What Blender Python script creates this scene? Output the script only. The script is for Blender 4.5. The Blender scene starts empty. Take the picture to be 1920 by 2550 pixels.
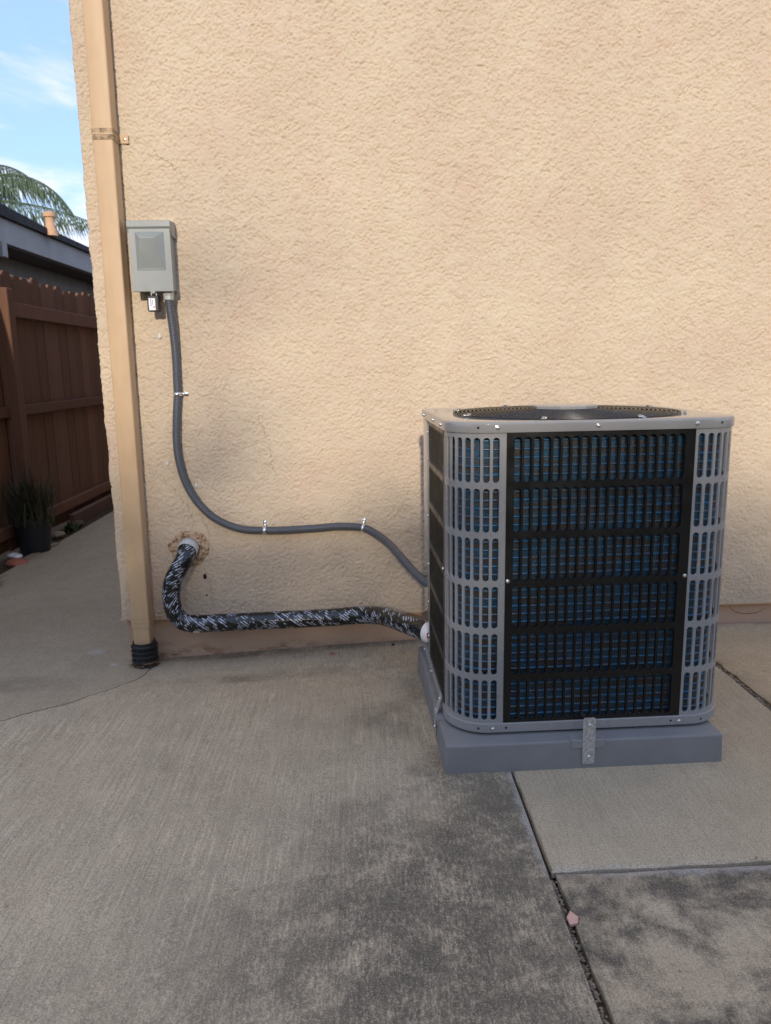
import bpy, math, random
import numpy as np
from mathutils import Vector, Matrix
R = math.radians
rnd = random.Random(7)
scene = bpy.context.scene
COL = scene.collection

# ------------------------------------------------------------------ camera
cam = bpy.data.cameras.new('camera'); camo = bpy.data.objects.new('camera', cam); COL.objects.link(camo)
right = Vector((0.99942, -0.02930, -0.01740)); 
def cam_axes(p, r, y):
    cy, sy = math.cos(y), math.sin(y)
    f = Vector((-sy*math.cos(p), cy*math.cos(p), -math.sin(p)))
    rt = Vector((cy, sy, 0)); up = rt.cross(f)
    return rt*math.cos(r)+up*math.sin(r), up*math.cos(r)-rt*math.sin(r), f
rt, up, fw = cam_axes(0.191404, -0.017396, -0.029307)
m = Matrix(((rt.x, up.x, -fw.x, 0), (rt.y, up.y, -fw.y, -2.75), (rt.z, up.z, -fw.z, 0.99252), (0, 0, 0, 1)))
camo.matrix_world = m
cam.sensor_fit = 'HORIZONTAL'; cam.sensor_width = 36.0; cam.lens = 36.0*1872.58/1920.0
cam.clip_start = 0.05; cam.clip_end = 400
cam.dof.use_dof = True; cam.dof.focus_distance = 1.85; cam.dof.aperture_fstop = 9.0
scene.camera = camo
scene.render.resolution_x = 771; scene.render.resolution_y = 1024

# ------------------------------------------------------------------ sky, sun, exposure
SUN_EL, SUN_AZ = R(17.0), R(3.0)          # low sun behind the camera, a little to its left
world = bpy.data.worlds.new('World'); scene.world = world; world.use_nodes = True
wn = world.node_tree.nodes; wl = world.node_tree.links
bg = wn['Background']; bg.inputs[1].default_value = 0.15
sky = wn.new('ShaderNodeTexSky'); sky.sky_type = 'NISHITA'; sky.sun_disc = False
sky.sun_elevation = SUN_EL; sky.sun_rotation = math.pi + SUN_AZ
sky.air_density = 1.0; sky.dust_density = 0.6; sky.ozone_density = 1.6
# clear blue with broken, thin high cloud drifting over the whole sky
tc = wn.new('ShaderNodeTexCoord'); mp = wn.new('ShaderNodeMapping'); mp.inputs['Scale'].default_value = (1.0, 1.0, 3.2); mp.inputs['Location'].default_value = (1.6, 0.7, 0.3)
nz = wn.new('ShaderNodeTexNoise'); nz.inputs['Scale'].default_value = 2.3; nz.inputs['Detail'].default_value = 8; nz.inputs['Roughness'].default_value = 0.6; nz.inputs['Distortion'].default_value = 0.4
rp = wn.new('ShaderNodeMapRange'); rp.interpolation_type = 'SMOOTHSTEP'; rp.inputs['From Min'].default_value = 0.42; rp.inputs['From Max'].default_value = 0.68
rp.inputs['To Min'].default_value = 0.0; rp.inputs['To Max'].default_value = 0.85
mb_ = wn.new('ShaderNodeMix'); mb_.data_type = 'RGBA'; mb_.inputs["Factor"].default_value = 0.80; mb_.inputs[7].default_value = (0.90, 1.36, 2.55, 1)
mx = wn.new('ShaderNodeMix'); mx.data_type = 'RGBA'
wl.new(tc.outputs['Generated'], mp.inputs[0]); wl.new(mp.outputs[0], nz.inputs['Vector']); wl.new(nz.outputs['Fac'], rp.inputs['Value'])
wl.new(sky.outputs[0], mb_.inputs[6]); wl.new(rp.outputs[0], mx.inputs['Factor']); wl.new(mb_.outputs[2], mx.inputs[6]); mx.inputs[7].default_value = (3.75, 3.15, 2.55, 1)
wl.new(mx.outputs[2], bg.inputs[0])
sun = bpy.data.lights.new('sun', 'SUN'); sun.energy = 1.1; sun.angle = R(1.5); sun.color = (1.0, 0.89, 0.74)
suno = bpy.data.objects.new('sun', sun); COL.objects.link(suno)
sd = Vector((math.sin(SUN_AZ)*math.cos(SUN_EL), math.cos(SUN_AZ)*math.cos(SUN_EL), -math.sin(SUN_EL)))
suno.rotation_euler = sd.to_track_quat('-Z', 'Y').to_euler(); suno.location = (-1, -12, 6)
scene.view_settings.view_transform = 'Standard'; scene.view_settings.look = 'None'
scene.view_settings.gamma = 1.0; scene.view_settings.use_curve_mapping = False
scene.cycles.blur_glossy = 0.05; scene.cycles.caustics_reflective = True
scene.view_settings.exposure = 1.55

# ------------------------------------------------------------------ material helpers
class NT:
    def __init__(s, name, rough=0.6, metal=0.0, spec=0.5):
        s.m = bpy.data.materials.new(name); s.m.use_nodes = True
        s.n = s.m.node_tree.nodes; s.l = s.m.node_tree.links; s.b = s.n['Principled BSDF']
        s.b.inputs['Roughness'].default_value = rough; s.b.inputs['Metallic'].default_value = metal
        s.b.inputs['Specular IOR Level'].default_value = spec
    def coord(s, out='Object', scale=(1, 1, 1), rot=(0, 0, 0), loc=(0, 0, 0)):
        t = s.n.new('ShaderNodeTexCoord'); p = s.n.new('ShaderNodeMapping')
        p.inputs['Scale'].default_value = scale; p.inputs['Rotation'].default_value = rot; p.inputs['Location'].default_value = loc
        s.l.new(t.outputs[out], p.inputs[0]); return p.outputs[0]
    def noise(s, vec, scale, detail=4, rough=0.55, dist=0.0):
        t = s.n.new('ShaderNodeTexNoise'); t.inputs['Scale'].default_value = scale; t.inputs['Detail'].default_value = detail
        t.inputs['Roughness'].default_value = rough; t.inputs['Distortion'].default_value = dist
        s.l.new(vec, t.inputs['Vector']); return t.outputs['Fac']
    def voro(s, vec, scale, feature='F1', rand=1.0):
        t = s.n.new('ShaderNodeTexVoronoi'); t.feature = feature; t.inputs['Scale'].default_value = scale
        t.inputs['Randomness'].default_value = rand
        s.l.new(vec, t.inputs['Vector']); return t.outputs['Distance']
    def rng(s, v, a, b, c=0.0, d=1.0, smooth=False):
        t = s.n.new('ShaderNodeMapRange')
        if smooth: t.interpolation_type = 'SMOOTHSTEP'
        for k, x in zip(('From Min', 'From Max', 'To Min', 'To Max'), (a, b, c, d)): t.inputs[k].default_value = x
        s.l.new(v, t.inputs['Value']); return t.outputs[0]
    def math(s, op, a, b=None):
        t = s.n.new('ShaderNodeMath'); t.operation = op
        for i, x in enumerate((a, b)):
            if x is None: continue
            if isinstance(x, (int, float)): t.inputs[i].default_value = x
            else: s.l.new(x, t.inputs[i])
        return t.outputs[0]
    def mix(s, f, a, b):
        t = s.n.new('ShaderNodeMix'); t.data_type = 'RGBA'
        if isinstance(f, (int, float)): t.inputs['Factor'].default_value = f
        else: s.l.new(f, t.inputs['Factor'])
        for i, x in ((6, a), (7, b)):
            if isinstance(x, tuple): t.inputs[i].default_value = (*x, 1)
            else: s.l.new(x, t.inputs[i])
        return t.outputs[2]
    def dist(s, pt, sx=1, sy=1):   # scaled distance from a ground point, object space
        v = s.coord('Object', (1/sx, 1/sy, 0), loc=(-pt[0]/sx, -pt[1]/sy, 0))
        t = s.n.new('ShaderNodeVectorMath'); t.operation = 'LENGTH'; s.l.new(v, t.inputs[0]); return t.outputs['Value']
    def color(s, c):
        if isinstance(c, tuple): s.b.inputs['Base Color'].default_value = (*c, 1)
        else: s.l.new(c, s.b.inputs['Base Color'])
        return s
    def rough(s, r): s.l.new(r, s.b.inputs['Roughness']); return s
    def bump(s, h, strength=0.3, dist=0.002):
        t = s.n.new('ShaderNodeBump'); t.inputs['Strength'].default_value = strength; t.inputs['Distance'].default_value = dist
        s.l.new(h, t.inputs['Height'])
        prev = s.b.inputs['Normal'].links
        if prev: s.l.new(prev[0].from_socket, t.inputs['Normal'])
        s.l.new(t.outputs[0], s.b.inputs['Normal']); return s

def simple(name, c, rough=0.5, metal=0.0, var=0.12, scale=20.0, bump=0.0, bscale=300.0, spec=0.5, coat=0.0):
    t = NT(name, rough, metal, spec); v = t.coord()
    n = t.noise(v, scale, 4)
    dark = tuple(x*(1-var) for x in c); lite = tuple(min(1, x*(1+var)) for x in c)
    t.color(t.mix(t.rng(n, 0.3, 0.7), dark, lite))
    if rough > 0.06: t.rough(t.rng(t.noise(v, scale*2.3, 3), 0.3, 0.7, max(0.02, rough-0.08), min(1, rough+0.1)))
    if bump: t.bump(t.noise(v, bscale, 3), bump, 0.001)
    if coat: t.b.inputs['Coat Weight'].default_value = coat; t.b.inputs['Coat Roughness'].default_value = 0.08
    return t.m

M = {}
# stucco
t = NT('stucco', 0.9, spec=0.2); v = t.coord()
c = t.mix(t.rng(t.noise(v, 2.2, 5, 0.6), 0.35, 0.68), (0.535, 0.428, 0.312), (0.60, 0.495, 0.362))
c = t.mix(t.rng(t.noise(v, 3.5, 5, 0.6), 0.5, 0.72, 0, 0.6), c, (0.545, 0.385, 0.295))
c = t.mix(t.rng(t.noise(v, 160, 3, 0.6), 0.3, 0.75, 0, 0.25), c, (0.64, 0.52, 0.40))
t.color(c); t.bump(t.noise(v, 420, 3, 0.6), 0.5, 0.0016); M['stucco'] = t.m
t = NT('painted_footing', 0.85, spec=0.25); v = t.coord()
c = t.mix(t.rng(t.noise(v, 3, 5), 0.3, 0.7), (0.50, 0.335, 0.235), (0.57, 0.40, 0.28))
w = t.noise(t.coord(scale=(1, 1, 3)), 9, 6, 0.7)
sp = t.n.new('ShaderNodeSeparateXYZ'); t.l.new(t.coord(), sp.inputs[0])
low = t.rng(t.math('ADD', sp.outputs['Z'], t.rng(t.noise(v, 7, 6, 0.75), 0, 1, -0.07, 0.07)), -0.09, -0.03, 1, 0)
c = t.mix(t.math('MULTIPLY', low, t.rng(w, 0.5, 0.62)), c, (0.20, 0.10, 0.06))
t.color(c); t.bump(t.noise(v, 60, 5), 0.3, 0.004); M['footing'] = t.m
# concrete, one material for each pour
def concrete(name, a, b, stain=0.0, spots=(), broom=0.5, edges=()):
    t = NT(name, 0.9, spec=0.2); v = t.coord()
    sc = lambda q, k: tuple(min(1, x*k) for x in q)
    c = t.mix(t.rng(t.noise(v, 1.7, 6, 0.62, 0.1), 0.3, 0.7), a, b)
    c = t.mix(t.rng(t.noise(v, 7, 8, 0.72, 0.1), 0.48, 0.70, 0, 0.45), c, sc(a, 0.74))
    c = t.mix(t.rng(t.noise(v, 3.1, 4, 0.6), 0.52, 0.72, 0, 0.5), c, (a[0]*0.98, a[1]*0.94, a[2]*0.88))
    c = t.mix(t.rng(t.noise(v, 2.3, 5, 0.6), 0.52, 0.72, 0, 0.35), c, (a[0]*0.84, a[1]*0.87, a[2]*0.84))
    br = t.noise(t.coord(scale=(1, 0.03, 1), rot=(0, 0, R(2.5))), 190, 3, 0.75)
    brz = t.rng(t.noise(v, 2.6, 3), 0.35, 0.65, 0.35, 1.0)
    c = t.mix(t.math('MULTIPLY', t.rng(br, 0.52, 0.68, 0, 0.75*broom), brz), c, sc(b, 1.4))
    c = t.mix(t.math('MULTIPLY', t.rng(br, 0.34, 0.47, 0.7*broom, 0), brz), c, sc(a, 0.55))
    mott = t.math('ADD', t.math('MULTIPLY', t.noise(v, 9, 10, 0.8, 0.0), 0.55), t.math('MULTIPLY', t.noise(t.coord(scale=(1, 0.3, 1)), 150, 5, 0.85), 0.45))
    for (pt, sx, sy, k) in spots:
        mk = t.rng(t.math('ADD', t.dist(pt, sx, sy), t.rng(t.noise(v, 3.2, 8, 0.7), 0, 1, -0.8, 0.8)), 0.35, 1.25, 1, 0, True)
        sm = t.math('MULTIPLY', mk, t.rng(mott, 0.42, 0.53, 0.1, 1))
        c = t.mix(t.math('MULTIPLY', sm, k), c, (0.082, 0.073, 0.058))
    if stain:
        g5 = t.math('ADD', t.math('MULTIPLY', t.noise(v, 4.5, 10, 0.8, 0.1), 0.65), t.math('MULTIPLY', mott, 0.35))
        c = t.mix(t.rng(g5, 0.44, 0.55, 0, stain), c, (0.086, 0.077, 0.061))
    for (pt, sx, sy, k) in edges:      # pale cement paste left along the joints
        mk = t.rng(t.math('ADD', t.dist(pt, sx, sy), t.rng(t.noise(v, 30, 8, 0.75), 0, 1, -1.6, 1.6)), 0.3, 1.3, 1, 0, True)
        c = t.mix(t.math('MULTIPLY', mk, k), c, (0.50, 0.47, 0.43))
    grit = t.noise(v, 330, 2, 0.6); grit2 = t.noise(v, 130, 3, 0.7)
    c = t.mix(t.rng(grit, 0.36, 0.50, 0.48, 0), c, sc(a, 0.36))
    c = t.mix(t.rng(grit, 0.52, 0.66, 0, 0.28), c, sc(b, 1.55))
    c = t.mix(t.rng(grit2, 0.34, 0.46, 0.5, 0), c, sc(a, 0.5))
    pit = t.voro(v, 75)
    c = t.mix(t.rng(pit, 0.06, 0.14, 0.6, 0), c, (0.10, 0.08, 0.06))
    t.color(c)
    t.bump(br, 0.35*broom+0.1, 0.0025); t.bump(grit, 0.5, 0.002)
    return t.m
M['conc_left'] = concrete('concrete_patio', (0.445, 0.366, 0.25), (0.54, 0.45, 0.312), 0.12,
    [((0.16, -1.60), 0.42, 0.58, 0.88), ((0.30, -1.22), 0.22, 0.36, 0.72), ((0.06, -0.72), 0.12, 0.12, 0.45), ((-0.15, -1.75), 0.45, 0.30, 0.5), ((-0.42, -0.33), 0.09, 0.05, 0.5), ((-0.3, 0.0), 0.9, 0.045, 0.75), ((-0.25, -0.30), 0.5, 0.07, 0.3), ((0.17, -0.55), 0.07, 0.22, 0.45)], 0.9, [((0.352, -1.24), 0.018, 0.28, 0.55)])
M['conc_walk'] = concrete('concrete_walkway', (0.39, 0.318, 0.215), (0.455, 0.376, 0.26), 0.08, [((-1.25, -0.25), 0.3, 0.12, 0.35)], 0.2, [((-1.08, 0.12), 0.035, 0.03, 0.55), ((-0.962, -0.026), 0.014, 0.016, 0.9)])
M['conc_mid'] = concrete('concrete_under_unit', (0.43, 0.353, 0.238), (0.51, 0.424, 0.292), 0.06, (), 0.45, [((0.65, -1.425), 0.5, 0.010, 0.35)])
M['conc_front'] = concrete('concrete_stained', (0.42, 0.342, 0.232), (0.49, 0.408, 0.28), 0.97, (), 0.4, [((0.72, -1.435), 0.5, 0.022, 0.6)])
M['conc_right'] = concrete('concrete_far_right', (0.48, 0.378, 0.245), (0.55, 0.438, 0.29), 0.10, (), 0.25)
t = NT('soil', 0.95, spec=0.1); v = t.coord()
t.color(t.mix(t.rng(t.noise(v, 40, 6, 0.7), 0.3, 0.7), (0.035, 0.025, 0.017), (0.12, 0.085, 0.055))); t.bump(t.noise(v, 90, 6), 0.8, 0.01); M['soil'] = t.m
M['grout'] = simple('cement_smear', (0.40, 0.38, 0.35), 0.9, var=0.2, scale=60, bump=0.5)
# metals and paints of the unit
M['grey_paint'] = simple('grey_painted_steel', (0.285, 0.278, 0.264), 0.30, var=0.04, scale=8, bump=0.03, bscale=500, spec=0.5)
M['cap_paint'] = simple('grey_cap_paint', (0.275, 0.268, 0.255), 0.05, var=0.04, scale=8, spec=0.6)
M['black_paint'] = simple('black_painted_steel', (0.0062, 0.0056, 0.0052), 0.34, var=0.15, scale=10, bump=0.15, bscale=700, spec=0.45)
M['guard_black'] = simple('black_wire', (0.012, 0.011, 0.010), 0.28, var=0.1)
M['dark_inside'] = simple('dark_interior', (0.006, 0.006, 0.007), 0.8, var=0.2)
M['zinc'] = simple('zinc_screw', (0.78, 0.78, 0.76), 0.22, 1.0, var=0.1, scale=90)
t = NT('galvanized', 0.5, 0.45); v = t.coord()
t.color(t.mix(t.rng(t.voro(v, 130), 0.1, 0.8), (0.36, 0.35, 0.33), (0.58, 0.57, 0.54))); t.rough(t.rng(t.noise(v, 70, 3), 0.3, 0.7, 0.32, 0.6)); M['galv'] = t.m
M['hole'] = simple('dark_hole', (0.01, 0.01, 0.01), 0.9)
M['pad'] = simple('grey_plastic_pad', (0.212, 0.210, 0.203), 0.55, var=0.06, scale=14, bump=0.35, bscale=420, spec=0.35)
M['pad_tab'] = simple('grey_plastic_tab', (0.242, 0.240, 0.233), 0.5, var=0.05, scale=14)
# coil
t = NT('blue_fins', 0.38, 0.55); 
vb = t.coord('UV', (1, 1, 1))
band = t.noise(t.coord('UV', (9, 48.8, 1)), 1.0, 2, 0.7)
patch = t.noise(t.coord('UV', (26, 150, 1)), 1.0, 3, 0.6)
c = t.mix(t.rng(patch, 0.35, 0.65), (0.032, 0.095, 0.155), (0.06, 0.165, 0.265))
c = t.mix(t.rng(band, 0.44, 0.58), c, (0.105, 0.088, 0.074))
dash = t.noise(t.coord('UV', (300, 260, 1)), 1.0, 2, 0.6)
c = t.mix(t.rng(dash, 0.55, 0.68, 0, 0.35), c, (0.15, 0.22, 0.30))
c = t.mix(t.rng(dash, 0.30, 0.42, 0.6, 0), c, (0.008, 0.01, 0.014))
t.color(c); t.bump(t.noise(t.coord('UV', (900, 60, 1)), 1.0, 2), 0.8, 0.002); M['fins'] = t.m
t = NT('blue_tube', 0.36, 0.6)
c = t.mix(t.rng(t.noise(t.coord('UV', (30, 49, 1)), 1.0, 2), 0.40, 0.60), (0.055, 0.20, 0.36), (0.14, 0.17, 0.20))
t.color(c); M['tube'] = t.m
# box, downspout, pipes
M['box_paint'] = simple('grey_box_paint', (0.262, 0.278, 0.262), 0.36, var=0.05, scale=12, bump=0.05, bscale=300)
t = NT('downspout_paint', 0.5, spec=0.4); v = t.coord()
c = t.mix(t.rng(t.noise(t.coord(scale=(1, 1, 0.25)), 26, 6, 0.6), 0.3, 0.72), (0.51, 0.345, 0.195), (0.57, 0.395, 0.23))
c = t.mix(t.rng(t.noise(v, 5, 5), 0.5, 0.75, 0, 0.35), c, (0.46, 0.29, 0.15))
t.color(c); M['spout'] = t.m
t = NT('dirty_strap', 0.7, spec=0.3); v = t.coord()
t.color(t.mix(t.rng(t.noise(v, 70, 5, 0.7), 0.42, 0.6), (0.47, 0.325, 0.20), (0.19, 0.14, 0.085))); M['strap'] = t.m
M['black_plastic'] = simple('black_corrugated', (0.018, 0.019, 0.021), 0.45, var=0.3, scale=60)
t = NT('conduit_grey', 0.36, spec=0.55); v = t.coord('UV', (1, 1, 1))
wv = t.n.new('ShaderNodeTexWave'); wv.inputs['Scale'].default_value = 62; wv.bands_direction = 'X'; t.l.new(v, wv.inputs['Vector'])
t.color(t.mix(t.rng(wv.outputs['Fac'], 0, 1), (0.058, 0.062, 0.072), (0.092, 0.098, 0.112))); t.bump(wv.outputs['Fac'], 0.55, 0.0016); M['conduit'] = t.m
t = NT('black_wrap', 0.17, spec=0.7); 
uvr = t.coord('UV', (1, 1, 1), (0, 0, R(-38)))
def uvn(sx, sy, d=3, ro=0.6, rot=-38, loc=(0, 0, 0)):
    p = t.coord('UV', (1, 1, 1), (0, 0, R(rot)), loc)
    q = t.n.new('ShaderNodeMapping'); q.inputs['Scale'].default_value = (sx, sy, 1); t.l.new(p, q.inputs[0])
    return t.noise(q.outputs[0], 1.0, d, ro)
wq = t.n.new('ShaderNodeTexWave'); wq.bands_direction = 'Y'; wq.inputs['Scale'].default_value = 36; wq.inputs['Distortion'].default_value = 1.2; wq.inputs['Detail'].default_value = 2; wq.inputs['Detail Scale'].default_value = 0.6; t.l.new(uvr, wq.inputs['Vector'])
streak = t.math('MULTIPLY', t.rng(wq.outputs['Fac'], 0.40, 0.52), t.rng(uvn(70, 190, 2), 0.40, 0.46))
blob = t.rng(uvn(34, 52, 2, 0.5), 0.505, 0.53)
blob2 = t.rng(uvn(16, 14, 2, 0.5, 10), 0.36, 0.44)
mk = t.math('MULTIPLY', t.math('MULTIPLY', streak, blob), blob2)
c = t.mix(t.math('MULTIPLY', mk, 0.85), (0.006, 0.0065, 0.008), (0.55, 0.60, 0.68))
t.color(c); t.bump(uvn(30, 100, 3), 0.5, 0.006); t.bump(blob, 0.2, 0.001)
ws_ = t.n.new('ShaderNodeTexWave'); ws_.wave_profile = 'SAW'; ws_.inputs['Scale'].default_value = 6.5; ws_.inputs['Distortion'].default_value = 0.6; t.l.new(t.coord('UV', (1, 1, 1), (0, 0, R(12))), ws_.inputs['Vector'])
t.bump(ws_.outputs['Fac'], 0.4, 0.003); M['wrap'] = t.m
M['white_plastic'] = simple('white_plastic', (0.78, 0.77, 0.74), 0.4, var=0.05)
M['red_cap'] = simple('red_plastic', (0.35, 0.03, 0.03), 0.4)
M['pvc'] = simple('grey_white_pvc', (0.50, 0.49, 0.46), 0.5, var=0.2, scale=40)
t = NT('foam_putty', 0.9, spec=0.2); v = t.coord()
t.color(t.mix(t.rng(t.noise(v, 75, 5, 0.7), 0.46, 0.60), (0.53, 0.385, 0.255), (0.17, 0.09, 0.04))); t.bump(t.noise(v, 90, 4), 0.8, 0.006); M['putty'] = t.m
M['black'] = simple('black_lock_plastic', (0.013, 0.013, 0.014), 0.4)
M['label_white'] = simple('white_label', (0.80, 0.79, 0.80), 0.45, var=0.03)
M['label_purple'] = simple('purple_print', (0.24, 0.22, 0.42), 0.5)
M['label_orange'] = simple('orange_print', (0.65, 0.30, 0.18), 0.5)
M['spackle'] = simple('white_spackle', (0.62, 0.60, 0.57), 0.7, var=0.1, scale=90, bump=0.3, bscale=200)
M['crack'] = simple('crack_dark', (0.22, 0.12, 0.07), 0.95)
M['crack2'] = simple('hairline_crack', (0.36, 0.22, 0.145), 0.95)
# background
def wood(name, a, b):
    t = NT(name, 0.8, spec=0.25)
    oi = t.n.new('ShaderNodeObjectInfo')
    g = t.noise(t.coord(scale=(30, 30, 1.2)), 2.0, 6, 0.65)
    c = t.mix(t.rng(g, 0.3, 0.7), a, b)
    c = t.mix(t.math('MULTIPLY', oi.outputs['Random'], 0.55), c, tuple(x*0.5 for x in a))
    t.color(c); t.bump(g, 0.3, 0.002); return t.m
M['fence'] = wood('redwood_fence', (0.15, 0.072, 0.044), (0.23, 0.115, 0.070))
M['fascia'] = simple('grey_fascia', (0.27, 0.27, 0.275), 0.7, var=0.08, scale=3)
M['nwall'] = simple('brown_siding', (0.155, 0.14, 0.125), 0.9, var=0.12, scale=4)
M['soffit'] = simple('dark_brown_soffit', (0.07, 0.055, 0.05), 0.9)
M['roof'] = simple('dark_shingle', (0.022, 0.022, 0.024), 0.9, var=0.4, scale=8, bump=0.5, bscale=40)
M['vent'] = simple('terracotta_vent', (0.55, 0.33, 0.19), 0.8, var=0.1)
M['glass'] = simple('window_glass', (0.30, 0.36, 0.46), 0.05, var=0.1)
M['frame'] = simple('window_frame', (0.6, 0.6, 0.6), 0.5)
def leafmat(name, a, b, rough=0.55):
    t = NT(name, rough, spec=0.35); t.color(t.mix(t.rng(t.noise(t.coord(), 6, 3), 0.3, 0.7), a, b)); return t.m
M['palm'] = leafmat('palm_leaf', (0.045, 0.085, 0.048), (0.10, 0.135, 0.075))
M['trunk'] = simple('bark', (0.14, 0.10, 0.07), 0.95, var=0.3, scale=12, bump=0.8, bscale=30)
M['leaf'] = leafmat('hedge_leaf', (0.035, 0.065, 0.018), (0.085, 0.12, 0.035))
M['darkleaf'] = leafmat('dark_leaf', (0.030, 0.036, 0.018), (0.07, 0.065, 0.035))
M['brightleaf'] = leafmat('green_leaf', (0.05, 0.12, 0.02), (0.10, 0.20, 0.04))
M['potplastic'] = simple('black_pot', (0.016, 0.018, 0.024), 0.5)
M['stone'] = simple('grey_stone', (0.29, 0.235, 0.175), 0.9, var=0.25, scale=30)
M['terracotta'] = simple('terracotta_shard', (0.40, 0.13, 0.08), 0.8)
M['pink'] = simple('pink_stucco_chip', (0.58, 0.36, 0.28), 0.9, var=0.1, scale=80, bump=0.3)
M['drygrass'] = simple('dry_litter', (0.30, 0.17, 0.075), 0.9, var=0.3, scale=60)
M['edging'] = wood('wood_edging', (0.12, 0.07, 0.045), (0.20, 0.12, 0.08))

# ------------------------------------------------------------------ object helpers
def put(name, me, parent=None):
    o = bpy.data.objects.new(name, me); COL.objects.link(o)
    if parent is not None: o.parent = parent
    return o
def tag(o, label, cat, group=None):
    o['label'] = label; o['category'] = cat
    if group: o['group'] = group
    return o
def thing(name, label, cat, loc=(0, 0, 0), rz=0.0, group=None):
    o = bpy.data.objects.new(name, None); COL.objects.link(o); o.empty_display_size = 0.05
    o.location = loc; o.rotation_euler = (0, 0, rz); return tag(o, label, cat, group)
class MB:
    def __init__(s): s.v = []; s.f = []; s.uv = None
    def add(s, vs, fs):
        k = len(s.v); s.v += [tuple(x) for x in vs]; s.f += [tuple(i+k for i in f) for f in fs]; return s
    def box(s, x0, x1, y0, y1, z0, z1, bev=0.0):
        if bev <= 0:
            return s.add([(x, y, z) for z in (z0, z1) for y in (y0, y1) for x in (x0, x1)],
                         [(0, 2, 3, 1), (4, 5, 7, 6), (0, 1, 5, 4), (2, 6, 7, 3), (0, 4, 6, 2), (1, 3, 7, 5)])
        b = bev; vs = []; idx = {}
        for sx in (0, 1):
            for sy in (0, 1):
                for sz in (0, 1):
                    X, Y, Z = (x0, x1)[sx], (y0, y1)[sy], (z0, z1)[sz]
                    dx, dy, dz = (b, -b)[sx], (b, -b)[sy], (b, -b)[sz]
                    idx[sx, sy, sz] = len(vs); vs += [(X, Y+dy, Z+dz), (X+dx, Y, Z+dz), (X+dx, Y+dy, Z)]
        I = lambda a, b_, c, k: idx[a, b_, c]+k
        fs = []
        for q in (0, 1):
            a = [I(q, 0, 0, 0), I(q, 1, 0, 0), I(q, 1, 1, 0), I(q, 0, 1, 0)]; fs.append(a[::-1] if q == 0 else a)
            a = [I(0, q, 0, 1), I(1, q, 0, 1), I(1, q, 1, 1), I(0, q, 1, 1)]; fs.append(a if q == 0 else a[::-1])
            a = [I(0, 0, q, 2), I(1, 0, q, 2), I(1, 1, q, 2), I(0, 1, q, 2)]; fs.append(a[::-1] if q == 0 else a)
        for p in (0, 1):
            for q in (0, 1):
                fs.append([I(p, q, 0, 0), I(p, q, 1, 0), I(p, q, 1, 1), I(p, q, 0, 1)])
                fs.append([I(p, 0, q, 0), I(p, 1, q, 0), I(p, 1, q, 2), I(p, 0, q, 2)])
                fs.append([I(0, p, q, 1), I(1, p, q, 1), I(1, p, q, 2), I(0, p, q, 2)])
                for r_ in (0, 1): pass
        for k in idx.values(): fs.append([k, k+1, k+2])
        return s.add(vs, fs)
    def rings(s, rings, close=True, cap0=False, cap1=False):
        n = len(rings[0]); k = len(s.v)
        for r_ in rings: s.v += [tuple(p) for p in r_]
        for i in range(len(rings)-1):
            for j in range(n if close else n-1):
                a = k+i*n+j; b = k+i*n+(j+1) % n; s.f.append((a, b, b+n, a+n))
        if cap0: s.f.append(tuple(k+j for j in range(n))[::-1])
        if cap1: s.f.append(tuple(k+(len(rings)-1)*n+j for j in range(n)))
        return s
    def lathe(s, prof, c=(0, 0, 0), axis='z', n=24, cap0=False, cap1=False):
        rs = []
        for (r_, h) in prof:
            ring = []
            for j in range(n):
                a = 2*math.pi*j/n; x, y = r_*math.cos(a), r_*math.sin(a)
                p = {'z': (x, y, h), 'y': (x, h, y), 'x': (h, x, y)}[axis]
                ring.append((c[0]+p[0], c[1]+p[1], c[2]+p[2]))
            rs.append(ring)
        return s.rings(rs, True, cap0, cap1)
    def mesh(s, name, mat, smooth=False, auto=None):
        me = bpy.data.meshes.new(name); me.from_pydata(s.v, [], s.f); me.validate()
        import bmesh
        bm = bmesh.new(); bm.from_mesh(me); bmesh.ops.recalc_face_normals(bm, faces=bm.faces); bm.to_mesh(me); bm.free()
        if s.uv:
            ul = me.uv_layers.new(name='UVMap')
            for lp in me.loops: ul.data[lp.index].uv = s.uv[lp.vertex_index]
        if mat: me.materials.append(mat)
        if smooth:
            me.polygons.foreach_set('use_smooth', [True]*len(me.polygons))
            if auto: me.set_sharp_from_angle(angle=R(auto))
        me.update(); return me
    def build(s, name, mat, parent=None, smooth=False, auto=None, off=None):
        if off is not None: s.v = [(x-off[0], y-off[1], z-off[2]) for x, y, z in s.v]
        return put(name, s.mesh(name, mat, smooth, auto), parent)

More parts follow.
